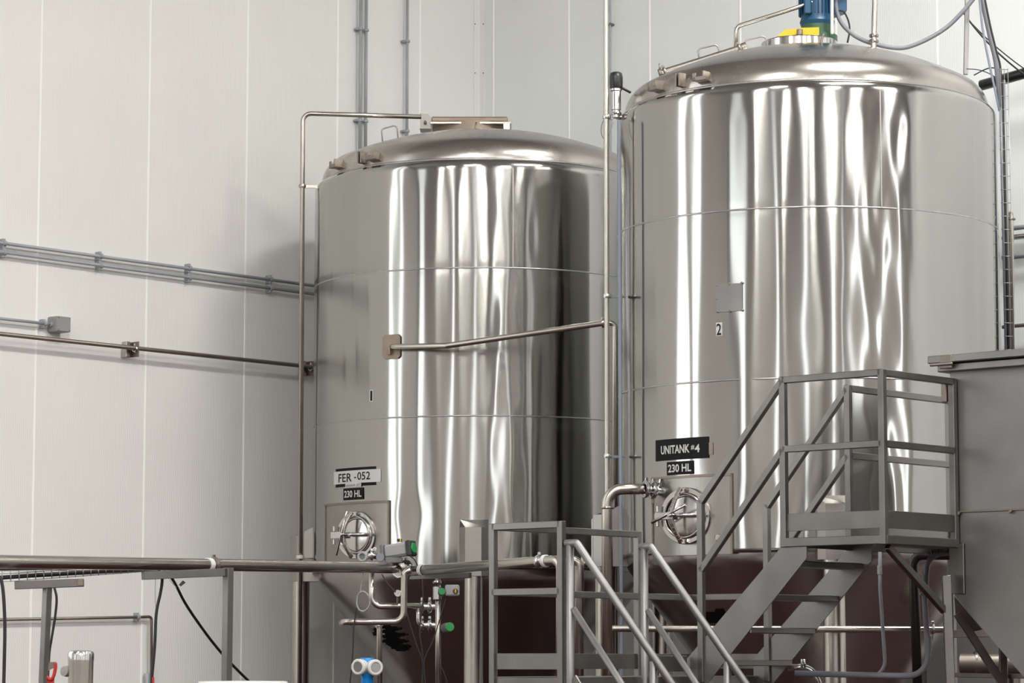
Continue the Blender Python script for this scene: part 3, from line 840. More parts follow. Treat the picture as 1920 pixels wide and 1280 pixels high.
MB().cyl(WR(1144.5, 330, .05), WR(1143.5, -40, .05), .011, 10).build('conduit_run', 'galvanised', th_)
MB().cbox(WR(1144, 46, .035), E2, .05, E1, .07, ZUP, .02, .003).build('clip', 'mid_grey', th_)

# outlet of tank 2: valve, elbow and drop pipe
th, z = T2.hit(1244, 921); n2_, t2_ = T2.fr(th); s0 = T2.P(th, z, T2.R - .02)
Yd = (s0 + n2_ * .1).y
Yd = min(Yd, 20.75)
dp_ = thing('drop_pipe', U(1139, 1240, Yd), 'thick steel elbow pipe dropping from the side valve of tank 2', 'pipe')
pts = [U(1207, 916, Yd), U(1138, 917, Yd), U(1140, 1300, Yd)]
MB().tube(fillet(pts, .115, 12), .0405, 24).build('pipe_run', 'pipe_steel', dp_)
clamp_ring(dp_, U(1138.5, 952, Yd), ZUP, .042, 'pipe_steel', .018)
vl = thing('side_valve', U(1225, 920, Yd), 'steel clamp valve joining the elbow pipe to the side of tank 2', 'valve')
ax = (s0 - U(1207, 916, Yd)).normalized(); a0 = U(1207, 916, Yd)
Lv = (s0 - a0).length
MB().lathe([(.038, 0), (.055, .004), (.055, .03), (.036, .034), (.036, .05), (.062, .055), (.062, .09), (.036, .095), (.036, Lv)], a0, ax, 28).build('valve_body', 'bright_steel', vl)
for s_ in (.016, .072): clamp_ring(vl, a0 + ax * s_, ax, .056, 'bright_steel', .022)
MB().cbox(a0 + ax * .07 - ZUP * .075, ax, .02, Vector((0, 1, 0)), .02, ZUP, .05, .003).build('wing_nut', 'brown_steel', vl)
MB().tube([a0 + ax * .12 + ZUP * .03, a0 + ax * .13 + ZUP * .09], .012, 10).build('valve_stem', 'bright_steel', vl)
th, z = T2.hit(1352, 1008); n, t = T2.fr(th); q = T2.P(th, z)
sp = MB().lathe([(.0, .05), (.022, .05), (.028, .045), (.028, .02), (.02, .018), (.02, -.01)][::-1], q, n, 20).build('sample_port', 'bright_steel', tank2)
MB().tube([q + n * .03 + t * .03, q + n * .05 + t * .055 + ZUP * .035], .008, 8).build('port_lever', 'pipe_steel', sp)
# small steel box on the tank 2 front, hidden partly by the platform
p, _ = patch_px(T2, 1548, 1596, 945, 1042, .0, .02); tag(p.build('leg_pad', 'panel_steel', tank2))

# white cabinet behind the drop pipe
cab = MB().prism([U(1110, 972, 22.0), U(1110, 1048, 22.0), U(1142, 1048, 22.0), U(1142, 962, 22.0), U(1127, 966, 22.0)], Vector((0, .2, 0)))
single('control_box', cab, 'trim_white', 'pale grey box in the gap between the tanks behind the thick drop pipe', 'box')

# ================================================================== WALL CONDUITS (left wall)
def wall_run(pts, off, r, m, label, cat='conduit', clips=(), bracket='clip', name='conduit', group=None, bend=None):
    P_ = [WL(x, y, off) for x, y in pts]
    root = thing(name, P_[0], label, cat, group)
    MB().tube(fillet(P_, bend) if bend else P_, r, 12).build('conduit_run', m, root)
    for x, y in clips:
        c = WL(x, y, off)
        if bracket == 'clip':
            cl = MB().cbox(c - E2 * (off / 2), E1, .028, E2, off, ZUP, r * 2 + .05, .004)
            cl.lathe([(r + .001, -.016), (r + .008, -.014), (r + .008, .014), (r + .001, .016)], c, E1, 14)
            cl.build('clip', 'galvanised', root)
    return root
wall_run([(-40, 449.5), (640, 542.5)], .06, .0145, 'galvanised', 'upper of the two long grey conduits running side by side along the left wall', clips=[(8.5, 456), (189, 480), (356, 502.5), (508, 523.5)], group='conduits on the left wall')
wall_run([(-40, 466.5), (640, 558)], .06, .0145, 'galvanised', 'lower of the two long grey conduits running side by side along the left wall', clips=[(8.5, 473.5), (189, 497.5), (356, 520), (508, 540.5)], group='conduits on the left wall')
wall_run([(-40, 592.5), (100, 608)], .06, .013, 'galvanised', 'short grey conduit ending at the wall box', clips=[(84, 606.5)], group='conduits on the left wall')
jb = thing('junction_box', WL(111, 610), 'grey square electrical junction box on the left wall', 'box')
c = WL(110, 608.5, .06); MB().cbox(c, E1, .145, E2, .12, ZUP, .128, .008).build('box_body', 'light_grey', jb)
MB().cbox(c + E2 * .064, E1, .14, E2, .012, ZUP, .123, .004).build('box_lid', 'light_grey', jb)
for a_ in (-1, 1):
    for b_ in (-1, 1): MB().cyl(c + E2 * .068 + E1 * .058 * a_ + ZUP * .05 * b_, c + E2 * .073 + E1 * .058 * a_ + ZUP * .05 * b_, .006, 8).build('lid_screw', 'mid_grey', jb)
g = WL(93, 607.5, .06); MB().cyl(g, g + E1 * .06, .022, 12).build('cable_gland', 'light_grey', jb)
bp = wall_run([(-40, 621.5), (640, 693.5)], .13, .0185, 'brown_steel', 'brownish steel pipe held off the left wall on strut brackets', cat='pipe', name='wall_pipe')
for x, y in ((253, 654), (583, 689.5)):
    c = WL(x, y, .13)
    st = MB().cbox(c - E2 * .09 - E1 * .02, E1, .045, E2, .06, ZUP, .135, .004).build('strut_channel', 'pipe_steel', bp)
    MB().cbox(c - E2 * .05 + E1 * .03, E1, .012, E2, .13, ZUP, .13, .002).build('strut_plate', 'brown_steel', bp)
    clamp_ring(bp, c, E1, .0195, 'pipe_steel', .02)
lo = wall_run([(-40, 1162), (262, 1156.5), (284, 1155.5), (284, 1300)], .05, .0125, 'brown_steel', 'thin low conduit on the left wall, turning down near a black cable', clips=[(259, 1156.5)], bend=.03, name='conduit')
wl2 = wall_run([(275.5, 1262), (275.5, 1300)], .04, .022, 'galvanised', 'short grey conduit stub low on the left wall', name='conduit_stub')
# vertical conduits high on the left wall
for i, (x0, x1, ys, lab, ext) in enumerate(((676.5, 675, (54.5, 226), 'left of the pair of vertical grey conduits above tank 1', 330), (687, 685.5, (57, 227.5), 'right of the pair of vertical grey conduits above tank 1', 330), (764, 762, (77.5, 246), 'single vertical grey conduit above the left side of tank 1', 330))):
    P_ = [WL(x0, -40, .06), WL(x0, ext, .06)]; P_[1] = Vector((P_[0].x, P_[0].y, P_[1].z))
    root = thing('conduit', P_[1], lab, 'conduit', 'conduits on the left wall')
    MB().tube(P_, .0155 if i < 2 else .0145, 12).build('conduit_run', 'galvanised', root)
    for y in ys:
        c = WL(x0, y, .06); c = Vector((P_[0].x, P_[0].y, c.z))
        MB().cbox(c - E2 * .028, E1, .075, E2, .05, ZUP, .02, .003).lathe([(.016, -.012), (.026, -.010), (.026, .010), (.016, .012)], c, ZUP, 14).build('clip', 'galvanised', root)

# ================================================================== HEADER PIPES AND VALVES IN FRONT OF TANK 1
hp = thing('header_pipe', U(0, 1052, 18.2), 'big horizontal steel header pipe crossing from the left edge to tank 1', 'pipe')
A_ = U(-60, 1051.5, 17.9); B_ = U(742, 1064, 22.0)
MB().cyl(A_, B_, .0435, 28).build('pipe_run', 'pipe_steel', hp)
dh = (B_ - A_).normalized()
q = A_ + (B_ - A_) * (448 / 802 * .9 + .055)
qq = U(389, 1055.5, 20.0)
tt = (qq - A_).dot(dh); qc = A_ + dh * tt
MB().lathe([(.044, -.022), (.049, -.02), (.049, .02), (.044, .022)], qc, dh, 28).build('white_band', 'white_plastic', hp)
clamp_ring(hp, qc + dh * .06, dh, .045, 'brown_steel', .03)
hp2 = thing('branch_pipe', U(1040, 1052, 20.4), 'horizontal steel branch pipe from the actuator valve towards the right, with white bands', 'pipe')
C_ = U(772, 1070, 22.0); D_ = U(1028, 1051, 20.9); d2 = (D_ - C_).normalized()
MB().tube(fillet([C_, D_, U(1052, 1050, 20.8), U(1052, 1300, 20.8)], .09, 10), .0385, 22).build('pipe_run', 'pipe_steel', hp2)
MB().lathe([(.040, -.016), (.046, -.014), (.046, .014), (.040, .016)], C_ + d2 * .12, d2, 26).build('white_band', 'white_plastic', hp2)
MB().lathe([(.040, -.016), (.046, -.014), (.046, .014), (.040, .016)], D_ - d2 * .03, d2, 26).build('white_band', 'white_plastic', hp2)
clamp_ring(hp2, D_ - d2 * .09, d2, .042, 'bright_steel', .03)
hp3 = thing('branch_pipe', U(1120, 1054, 21.2), 'second branch pipe behind the platform posts, bending down beside the round handrail', 'pipe')
E_ = U(1142, 1051, 22.4)
MB().tube(fillet([E_, U(1084, 1057, 22.4), U(1040, 1048, 22.6)], .06, 6), .030, 18).build('pipe_run', 'pipe_steel', hp3)
MB().tube(fillet([U(1062, 1048, 21.3), U(1086, 1052, 21.3), U(1086, 1300, 21.3)], .10, 8), .036, 18).build('drop_leg', 'pipe_steel', hp3)
clamp_ring(hp3, U(1092, 1056, 22.4), Vector((1, 0, 0)), .033, 'white_plastic', .02)
# steel angle support under the branch
sb = MB().beam(U(770, 1081, 22.3), U(882, 1078, 22.1), .05, .045)
single('support_angle', sb, 'frame_steel', 'short steel support bar beneath the branch pipe in front of tank 1', 'bracket')

# actuator valve
Ya = 21.95
av = thing('actuator_valve', U(745, 1050, Ya), 'grey pneumatic valve actuator with green end cap on the header pipe', 'valve')
a = U(724, 1035, Ya + .05); b = U(768, 1028, Ya - .04); ax = (b - a).normalized()
_, s_, u_ = frame_of(ax)
MB().cbox((a + b) / 2, ax, (b - a).length, s_, .10, u_, .105, .018).build('actuator_body', 'light_grey', av)
MB().cbox(a - ax * .012, ax, .03, s_, .108, u_, .118, .012).build('end_cap', 'mid_grey', av)
gc = MB().cbox(b + ax * .012, ax, .045, s_, .112, u_, .122, .018).build('end_cap', 'black_plastic', av)
MB().cyl(b + ax * .03, b + ax * .045, .045, 6).build('green_cap', 'green_paint', av)
ic = U(749, 1012.5, Ya); MB().cyl(ic - ZUP * .012, ic + ZUP * .012, .020, 16).build('position_indicator', 'black_plastic', av)
MB().cbox(ic + Vector((.008, -.017, 0)), Vector((1, 0, 0)), .010, Vector((0, 1, 0)), .006, ZUP, .02, .001).build('indicator_mark', 'yellow_paint', av)
MB().cbox(U(738, 1050, Ya), Vector((1, 0, 0)), .14, Vector((0, 1, 0)), .07, ZUP, .045, .008).build('mounting_bracket', 'mid_grey', av)
vb = U(755, 1066, 22.0)
MB().lathe([(.03, -.06), (.06, -.058), (.06, -.035), (.044, -.03), (.044, .03), (.06, .035), (.06, .058), (.03, .06)], vb, dh, 28).build('valve_body', 'bright_steel', av)
for k in (-.046, .046): clamp_ring(av, vb + dh * k, dh, .060, 'bright_steel', .02)
pl = U(713, 1045, Ya - .05); MB().cyl(pl - Vector((0, .03, 0)), pl + Vector((0, .03, 0)), .032, 18).build('side_plug', 'grey_plastic', av)
# sight glass with white rim, left of the actuator
sg = thing('sight_port', U(682, 1050, Ya), 'small steel sample port with pale rim facing the camera, left of the actuator', 'valve')
c = U(680, 1043, Ya - .1); dv = Vector((-.25, -1, .0)).normalized()
MB().lathe([(.022, -.02), (.040, -.018), (.042, .01), (.036, .016), (.024, .016), (.022, .0)], c, dv, 24).build('rim', 'light_grey', sg)
MB().cyl(c - dv * .01, c + dv * .004, .024, 20).build('lens', 'mid_grey', sg)
MB().tube([c - dv * .02, U(697, 1041, Ya), U(713, 1043, Ya)], .024, 14).build('spool', 'bright_steel', sg)
clamp_ring(sg, U(697, 1041, Ya), Vector((1, 0, 0)), .028, 'bright_steel', .02)
MB().tube([U(697, 1036, Ya), U(702, 1030, Ya)], .008, 8).build('eye_stem', 'bright_steel', sg)
ec = U(702.5, 1029, Ya); MB().tube([ec + (Vector((1, 0, 0)) * math.cos(k) + ZUP * math.sin(k)) * .010 for k in np.linspace(0, 6.28, 14, endpoint=False)], .005, 6, closed=True).build('eye_ring', 'white_plastic', sg)

# process pipes under the header
Yq = 21.75
pa = pipe_thing('process_pipe', [U(771, 1068, Yq), U(758, 1072, Yq), U(757, 1165, Yq), U(645, 1165.5, Yq), U(641, 1168, Yq + .4)], .0255, 'pipe_steel', 'steel pipe bending down from the actuator valve and left to a free elbow', 'pipe', .075, seg=18)
pb = pipe_thing('process_pipe', [U(697, 1072, Yq + .25), U(697, 1136, Yq + .25), U(800, 1136, Yq + .25)], .0245, 'pipe_steel', 'steel pipe dropping from the header and turning right under the pressure gauge', 'pipe', .075, seg=18)
MB().tube(fillet([U(785, 1136, Yq + .25), U(785, 1168, Yq + .25), U(800, 1172, Yq + .25)], .05, 6), .02, 14).build('tee_branch', 'pipe_steel', pb)
pc_ = pipe_thing('process_pipe', [U(706, 1168, Yq + .15), U(711.5, 1176, Yq + .15), U(711.5, 1320, Yq + .15)], .0215, 'pipe_steel', 'steel pipe standing behind the blue transmitter', 'pipe', .03, seg=16)
pd = pipe_thing('process_pipe', [U(821, 1084, Yq), U(822, 1320, Yq)], .0215, 'pipe_steel', 'vertical steel pipe carrying two green-marked valves before tank 1', 'pipe', seg=16)
clamp_ring(pd, U(820, 1091, Yq), ZUP, .024, 'bright_steel', .02)
for (px, py, lab, yy) in ((805, 1137, 'upper clamp valve between the process pipes, with green cap at its right', 1109), (805, 1172, 'lower clamp valve between the process pipes, with green cap', 1175)):
    vv = thing('clamp_valve', U(px, py, Yq + .2), lab, 'valve', 'clamp valves before tank 1')
    c = U(px, py, Yq + .2); X = Vector((1, 0, 0))
    MB().lathe([(.02, -.07), (.044, -.066), (.044, -.045), (.026, -.04), (.026, -.015), (.046, -.01), (.046, .015), (.026, .02), (.026, .06)], c, X, 24).build('valve_body', 'bright_steel', vv)
    for k in (-.055, .003): clamp_ring(vv, c + X * k, X, .045, 'bright_steel', .022)
    if yy < 1120:
        g0 = U(829, 1108.5, Yq - .05)
        MB().cyl(g0 + Vector((0, .10, 0)), g0, .026, 20).build('actuator_end', 'light_grey', vv)
        MB().cyl(g0, g0 - Vector((0, .012, 0)), .027, 20).build('green_cap', 'green_paint', vv)
        MB().cbox(U(848, 1106.5, Yq), X, .11, Vector((0, 1, 0)), .09, ZUP, .085, .01).build('actuator_body', 'light_grey', vv)
        g1 = U(854, 1108, Yq - .045); MB().cyl(g1, g1 - Vector((0, .012, 0)), .020, 18).build('indicator', 'black_plastic', vv)
        MB().cbox(g1 - Vector((0, .014, 0)), X, .010, Vector((0, 1, 0)), .004, ZUP, .028, .001).build('indicator_mark', 'yellow_paint', vv)
        MB().cyl(U(820, 1099, Yq), U(820, 1124, Yq), .034, 18).build('yoke', 'bright_steel', vv)
    else:
        g0 = U(834, 1177, Yq + .1); g1 = U(843, 1175, Yq - .02)
        MB().cyl(g0, g1, .036, 20).build('actuator_body', 'mid_grey', vv)
        MB().cyl(g1, g1 + (g1 - g0).normalized() * .012, .034, 20).build('green_cap', 'green_paint', vv)
# pressure gauge
pg = thing('pressure_gauge', U(746, 1130, Yq + .2), 'small round pressure gauge on the process pipe', 'gauge')
c = U(746, 1112, Yq + .18); dv = Vector((0, -1, 0))
MB().lathe([(0, -.03), (.026, -.03), (.029, -.02), (.029, .002), (.025, .004), (.024, 0)], c, dv, 28).build('case', 'bright_steel', pg)
MB().cyl(c - dv * .004, c + dv * .001, .0245, 24).build('dial', 'glass_dial', pg)
MB().beam(c + dv * .003 - ZUP * .006 - Vector((.008, 0, 0)), c + dv * .003 + ZUP * .008 + Vector((.012, 0, 0)), .003, .002).build('needle', 'black_plastic', pg)
MB().cyl(U(746, 1119, Yq + .2), U(746, 1132, Yq + .22), .009, 10).build('stem', 'bright_steel', pg)
# blue transmitter
bt = thing('flow_transmitter', U(688, 1285, 21.3), 'bright blue transmitter head with two grey round covers', 'transmitter')
Yt = 21.3
MB().lathe([(.045, -.16), (.045, -.03), (.058, 0), (.058, .10), (.05, .115), (0, .115)], U(688.5, 1262, Yt), ZUP, 28).build('head_body', 'bright_blue', bt)
for px, py, dv in ((673, 1250, Vector((-.55, -1, 0))), (703, 1251, Vector((.45, -1, 0)))):
    dv = dv.normalized(); c = U(px, py, Yt - .07)
    cv = MB().lathe([(.040, -.05), (.058, -.045), (.060, .012), (.052, .02), (.040, .02), (.038, .012), (0, .012)], c, dv, 32).build('round_cover', 'white_plastic', bt)
    MB().cyl(c + dv * .010, c + dv * .016, .037, 28).build('window', 'mid_grey' if px < 680 else 'light_grey', cv)
MB().cbox(U(689, 1250, Yt - .07), Vector((1, 0, 0)), .03, Vector((0, 1, 0)), .012, ZUP, .016, .002).build('seal_screw', 'light_grey', bt)

# coiled hose and cables
hc = thing('coiled_hose', U(681, 1150, Yq - .1), 'thin clear hose coiled in a loop below the header pipe', 'hose')
cen = U(681, 1127, Yq - .1); lp = []
for k in range(61):
    a = 2 * math.pi * k / 20; rr = 1 + .06 * math.sin(k)
    lp.append(cen + Vector((.05 * rr * math.cos(a), .01 * math.sin(k * .7), .075 * rr * math.sin(a))))
MB().tube(lp, .0035, 6).build('coil', 'light_grey', hc)
MB().tube(spline([U(682, 1072, Yq - .05), U(676, 1105, Yq - .1), cen + Vector((0, 0, .075))], 6), .003, 6).build('tail', 'light_grey', hc)
def cable(name, pts, Y, r, label, m='black_rubber', group=None, cat='cable'):
    P_ = [U(p[0], p[1], p[2] if len(p) > 2 else Y) for p in pts]
    return single(name, MB().tube(spline(P_, 8), r, 8), m, label, cat, group)
cable('black_cable', [(668, 1140), (663, 1180), (661, 1230), (655, 1290)], Yq - .08, .005, 'black cable hanging below the coiled hose')
cable('black_cable', [(716, 1076), (728, 1095), (742, 1110)], Yq - .06, .005, 'short black cable leading to the pressure gauge')
cable('black_cable', [(769, 1042), (778, 1050), (783, 1060)], Ya - .1, .005, 'short black air line beside the green actuator cap')
cable('black_cable', [(792, 1085), (793, 1130), (787, 1180), (793, 1230), (793, 1290)], Yq - .05, .005, 'black cable hanging left of the clamp valves')
cable('black_cable', [(763, 1150), (780, 1205), (792, 1240), (791, 1290)], Yq - .07, .0045, 'thin black cable slanting to meet the other hanging cables')
cable('black_cable', [(836, 1122), (828, 1150), (812, 1200), (796, 1238), (798, 1290)], Yq - .09, .0045, 'thin black cable slanting down left from the upper green cap')
cable('black_cable', [(828, 1250), (836, 1270), (842, 1290)], Yq - .09, .0045, 'short black cable right of the vertical process pipe')

# ================================================================== LEFT FOREGROUND FRAMES
Yf = 19.6
fr1 = thing('pipe_stand', U(425, 1290, Yf), 'square steel post with a cross arm under the header pipe, beside the diagonal cable', 'frame')
MB().beam(U(423, 1400, Yf), U(428, 1064, Yf), .055, .055, up=E1).build('post', 'frame_steel', fr1)
MB().beam(U(268, 1079, Yf - .35), U(420, 1072.5, Yf), .05, .055).build('cross_arm', 'frame_steel', fr1)
Yg = 18.3
fr2 = thing('pipe_stand', U(78, 1290, Yg), 'square steel post with a tee arm under the wire tray at far left', 'frame')
MB().beam(U(76, 1400, Yg), U(89, 1100, Yg), .046, .046, up=E1).build('post', 'frame_steel', fr2)
MB().beam(U(28, 1097, Yg - .02), U(157, 1092, Yg), .05, .052).build('cross_arm', 'frame_steel', fr2)
MB().cbox(U(151, 1091, Yg - .03), Vector((1, 0, 0)), .036, Vector((0, 1, 0)), .01, ZUP, .045, .002).build('end_cap', 'brown_steel', fr2)
# wire mesh cable tray
tr_ = thing('cable_tray', U(100, 1085, 18.4), 'wire mesh cable tray with black cables below the header pipe', 'cable tray')
n0 = [U(-20, 1092, 18.0), U(300, 1069, 20.1)]; f0 = [U(-20, 1070, 18.7), U(300, 1068, 20.6)]
nb = MB()
for a_, b_ in ((n0, 0), (f0, 0)):
    for dz in (0, .05): nb.tube([a_[0] + ZUP * dz, a_[1] + ZUP * dz], .003, 6)
for k in range(1, 4): nb.tube([n0[0].lerp(f0[0], k / 4), n0[1].lerp(f0[1], k / 4)], .003, 6)
nb.build('long_wire', 'wire_steel', tr_)
for k in range(22):
    s_ = (k + .5) / 22; a_ = n0[0].lerp(n0[1], s_); b_ = f0[0].lerp(f0[1], s_)
    MB().tube([a_ + ZUP * .05, a_ - ZUP * .003, b_ - ZUP * .003, b_ + ZUP * .05], .003, 6).build('cross_wire', 'wire_steel', tr_)
for k, lab in ((.12, 'black cable lying along the near side of the wire tray'), (.9, 'black cable lying along the far side of the wire tray')):
    a_ = n0[0].lerp(f0[0], k) + ZUP * .018; b_ = n0[1].lerp(f0[1], k) + ZUP * .014
    single('black_cable', MB().tube([a_, a_.lerp(b_, .5) + ZUP * .004, b_], .0135 if k < .5 else .009, 8), 'black_rubber', lab, 'cable')
cable('black_cable', [(1, 1080), (6, 1110), (9, 1170), (8, 1240), (6, 1320)], 17.9, .011, 'thick black cable hanging at the left edge of the frame')
cable('black_cable', [(101, 1098), (106, 1120), (104, 1150), (97, 1195), (92, 1230), (88, 1320)], 18.6, .0085, 'black cable hanging just right of the tee post')
cable('black_cable', [(299, 1068), (304, 1085), (301, 1110), (293, 1150), (290, 1210), (284, 1280), (281, 1340)], 19.4, .0105, 'thick black cable hanging down by the low wall conduit')
cable('black_cable', [(305, 1066, 19.9), (325, 1088, 20.2), (350, 1135, 20.6), (392, 1195, 21.2), (430, 1240, 21.6), (480, 1290, 22.2)], 20, .0105, 'black cable running diagonally down behind the square post')
cable('steel_wire', [(292, 1082), (291, 1110), (292, 1138)], 19.35, .002, 'loose thin steel wire beside the hanging thick cable', 'wire_steel', cat='wire')
cable('steel_wire', [(316, 1084), (324, 1094), (331, 1101)], 19.5, .002, 'short thin wire holding a small grey tag', 'wire_steel', cat='wire')
single('wire_tag', MB().prism([U(335, 1096, 19.5), U(343, 1087.5, 19.5), U(348, 1092, 19.5), U(339, 1099, 19.5)], Vector((0, .01, 0))), 'mid_grey', 'small grey tag hanging below the cross arm', 'tag')
# stainless motor can
Ym = 17.5
mc = thing('pump_motor', U(150, 1320, Ym), 'brushed steel pump motor housing standing at lower left', 'motor')
c = U(150.5, 1300, Ym)
MB().lathe([(.074, -.12), (.075, 0), (.077, .15), (.078, .205)], c, ZUP, 40).build('housing', 'pipe_steel', mc)
MB().lathe([(.080, .203), (.080, .242), (.074, .256), (.058, .262), (0, .264)], c, ZUP, 40).build('cap', 'bright_steel', mc)
tb = U(124, 1258, Ym); MB().lathe([(.03, -.05), (.034, 0), (.03, .02), (0, .022)], tb, Vector((-.6, -.8, 0)), 20).build('terminal_knob', 'light_grey', mc)
# red wrench
rw = thing('hand_tool', U(95, 1300, 17.9), 'red-handled tool leaning against the tee post', 'tool')
MB().tube(spline([U(104, 1242, 17.9), U(104, 1252, 17.9), U(100, 1268, 17.9), U(94, 1274, 17.9), U(88, 1268, 17.9)], 6), .011, 8).build('handle_loop', 'red_plastic', rw)
MB().prism([U(88, 1272, 17.9), U(88, 1300, 17.9), U(100, 1300, 17.9), U(101, 1268, 17.9), U(95, 1275, 17.9)], Vector((0, .02, 0))).build('handle', 'red_plastic', rw)
MB().prism([U(90, 1257, 17.91), U(92, 1241, 17.91), U(105, 1240, 17.91), U(100, 1252, 17.91)], Vector((0, .012, 0))).build('blade', 'brown_steel', rw)
single('red_marker', MB().cyl(U(287, 1290, 18.8), U(287.5, 1269, 18.8), .007, 10), 'red_plastic', 'small red stick end showing at the bottom edge by the hanging cable', 'stick')
wd = thing('white_drum', U(455, 1330, 18.0), 'white drum lid just showing at the bottom edge', 'drum')
c = U(455, 1330, 18.0); zt_ = U(455, 1277.3, 17.75).z - c.z
MB().lathe([(.27, -.5), (.275, zt_ - .05), (.285, zt_ - .045), (.285, zt_ - .012), (.275, zt_), (0, zt_ + .004)], c, ZUP, 48).build('drum_body', 'white_plastic', wd)
MB().lathe([(.284, zt_ - .05), (.292, zt_ - .045), (.292, zt_ - .03), (.284, zt_ - .026)], c, ZUP, 48).build('rim_band', 'rust_brown', wd)

# ================================================================== PLATFORMS AND STAIRS
PO = Vector((-0.117, 17.92, 0))
def F(a, b, z): return PO + E1 * a + E2 * b + ZUP * z
TUBE = .042
DZ, RZ = 1.50, 2.425
wp = thing('walkway_platform', F(.9, .3, 0), 'low steel walkway platform with square rails, left of the upper stairs', 'platform')
def bar(name, p, q, parent, wd=TUBE, ht=TUBE, m='frame_steel', up=ZUP): return MB().beam(p, q, wd, ht, up).build(name, m, parent)
def post(p0, z0, z1, parent): return bar('post', Vector((p0.x, p0.y, z0)), Vector((p0.x, p0.y, z1)), parent, up=E1)
P0, Q0 = F(0, 0, 0), F(0, .56, 0); S0 = F(1.446, 0, 0); R0 = F(2.02, 0, 0); R1 = F(2.02, .56, 0)
for p in (P0, Q0, S0): post(p, 0, RZ + TUBE / 2, wp)
for p in (R0, F(1.0, .6, 0)): post(p, 0, DZ, wp)
for z in (RZ, RZ - .41):
    bar('rail', P0 + ZUP * z, Q0 + ZUP * z, wp); bar('rail', P0 + ZUP * z, S0 + ZUP * z, wp)
bar('rail', S0 + ZUP * (RZ - .41), R0 + ZUP * (RZ - .41), wp); bar('rail', R0 + ZUP * (RZ - .41), R1 + ZUP * (RZ - .41), wp)
def toe(p, q, z, parent, h=.1): return MB().beam(p + ZUP * z, q + ZUP * z, .008, h, ch=.002).build('toe_plate', 'frame_steel', parent)
toe(P0, Q0, DZ + .085, wp); toe(P0, S0, DZ + .085, wp); toe(S0, R0, DZ + .085, wp); toe(R0, R1, DZ + .085, wp)
toe(F(.78, .56, 0), F(1.25, .56, 0), DZ + .07, wp)
MB().cbox(F(1.01, .28, DZ - .02), E1, 2.02, E2, .56, ZUP, .006, .001).build('deck_plate', 'frame_steel', wp)
for b_ in (0.02, .56): bar('deck_beam', F(0, b_, DZ - .04), F(2.02, b_, DZ - .04), wp, .045, .06)
for a_ in (0.02, 1.0, 2.0): bar('deck_beam', F(a_, 0, DZ - .042), F(a_, .56, DZ - .042), wp, .045, .055)

# round-railed stairs coming down towards the camera
rs = thing('round_rail_stairs', F(.36, 1.6, 0), 'stairs with round grey tube handrails, going down in front of the walkway', 'stairs')
slope = 1.2; tz0 = 2.306; rr = .0245
for a_ in (0.0, .73):
    top = F(a_, .64, tz0)
    end = F(a_, .72 + 1.25, tz0 - 1.25 * slope)
    MB().tube(fillet([F(a_, .60, tz0), F(a_, .685, tz0), end], .02, 3), rr, 14).build('handrail', 'rail_steel', rs)
    MB().tube([F(a_, .63, tz0 - .01), F(a_, .63, .5)], rr, 14).build('rail_post', 'rail_steel', rs)
    MB().tube([F(a_, .655, tz0 - .40), F(a_, .655 + 1.2, tz0 - .40 - 1.2 * slope)], rr * .82, 12).build('mid_rail', 'rail_steel', rs)
    z_ = tz0 - (.64 - .05) * slope
    MB().tube([F(a_, 1.28, tz0 - .6 * slope), F(a_, 1.28, .2)], rr, 14).build('rail_post', 'rail_steel', rs)
    MB().beam(F(a_, .60, DZ - .06), F(a_, 1.85, DZ - .06 - 1.25 * slope), .012, .2).build('stringer', 'frame_steel', rs)
for k in range(6):
    MB().cbox(F(.365, .70 + k * .19, DZ - .16 - k * .228), E1, .72, E2, .2, ZUP, .03, .004).build('tread', 'frame_steel', rs)

# upper platform, stairs and rails
UZ, UR = 2.33, 3.36
up = thing('upper_platform', F(1.9, 1.7, 0), 'high steel platform with square-tube guard rail beside the grey hopper', 'platform')
A0, B0, C0, D0, E0 = F(1.27, 1.333, 0), F(1.27, 2.083, 0), F(2.07, 2.083, 0), F(1.99, 1.333, 0), F(3.2, 1.333, 0)
for p in (A0, B0, C0, D0): post(p, UZ - .03, UR + TUBE / 2, up)
post(E0, 0, UR + .02, up)
for z in (UR, UR - .44):
    for a_, b_ in ((A0, B0), (B0, C0), (D0, E0)): bar('rail', a_ + ZUP * z, b_ + ZUP * z, up)
for a_, b_ in ((A0, B0), (B0, C0), (D0, E0)): MB().beam(a_ + ZUP * (UZ + .125), b_ + ZUP * (UZ + .125), .008, .11, ch=.002).build('toe_plate', 'frame_steel', up)
for a_, b_ in ((A0, B0), (B0, C0), (A0, E0)): bar('deck_beam', a_ + ZUP * (UZ - .0), b_ + ZUP * (UZ - .0), up, .045, .055)
MB().prism([F(1.27, 1.333, UZ + .005), F(1.27, 2.06, UZ + .005), F(2.06, 2.06, UZ + .005), F(2.06, 1.95, UZ + .005), F(3.2, 1.95, UZ + .005), F(3.2, 1.333, UZ + .005)], ZUP * .02).build('deck_plate', 'frame_steel', up)
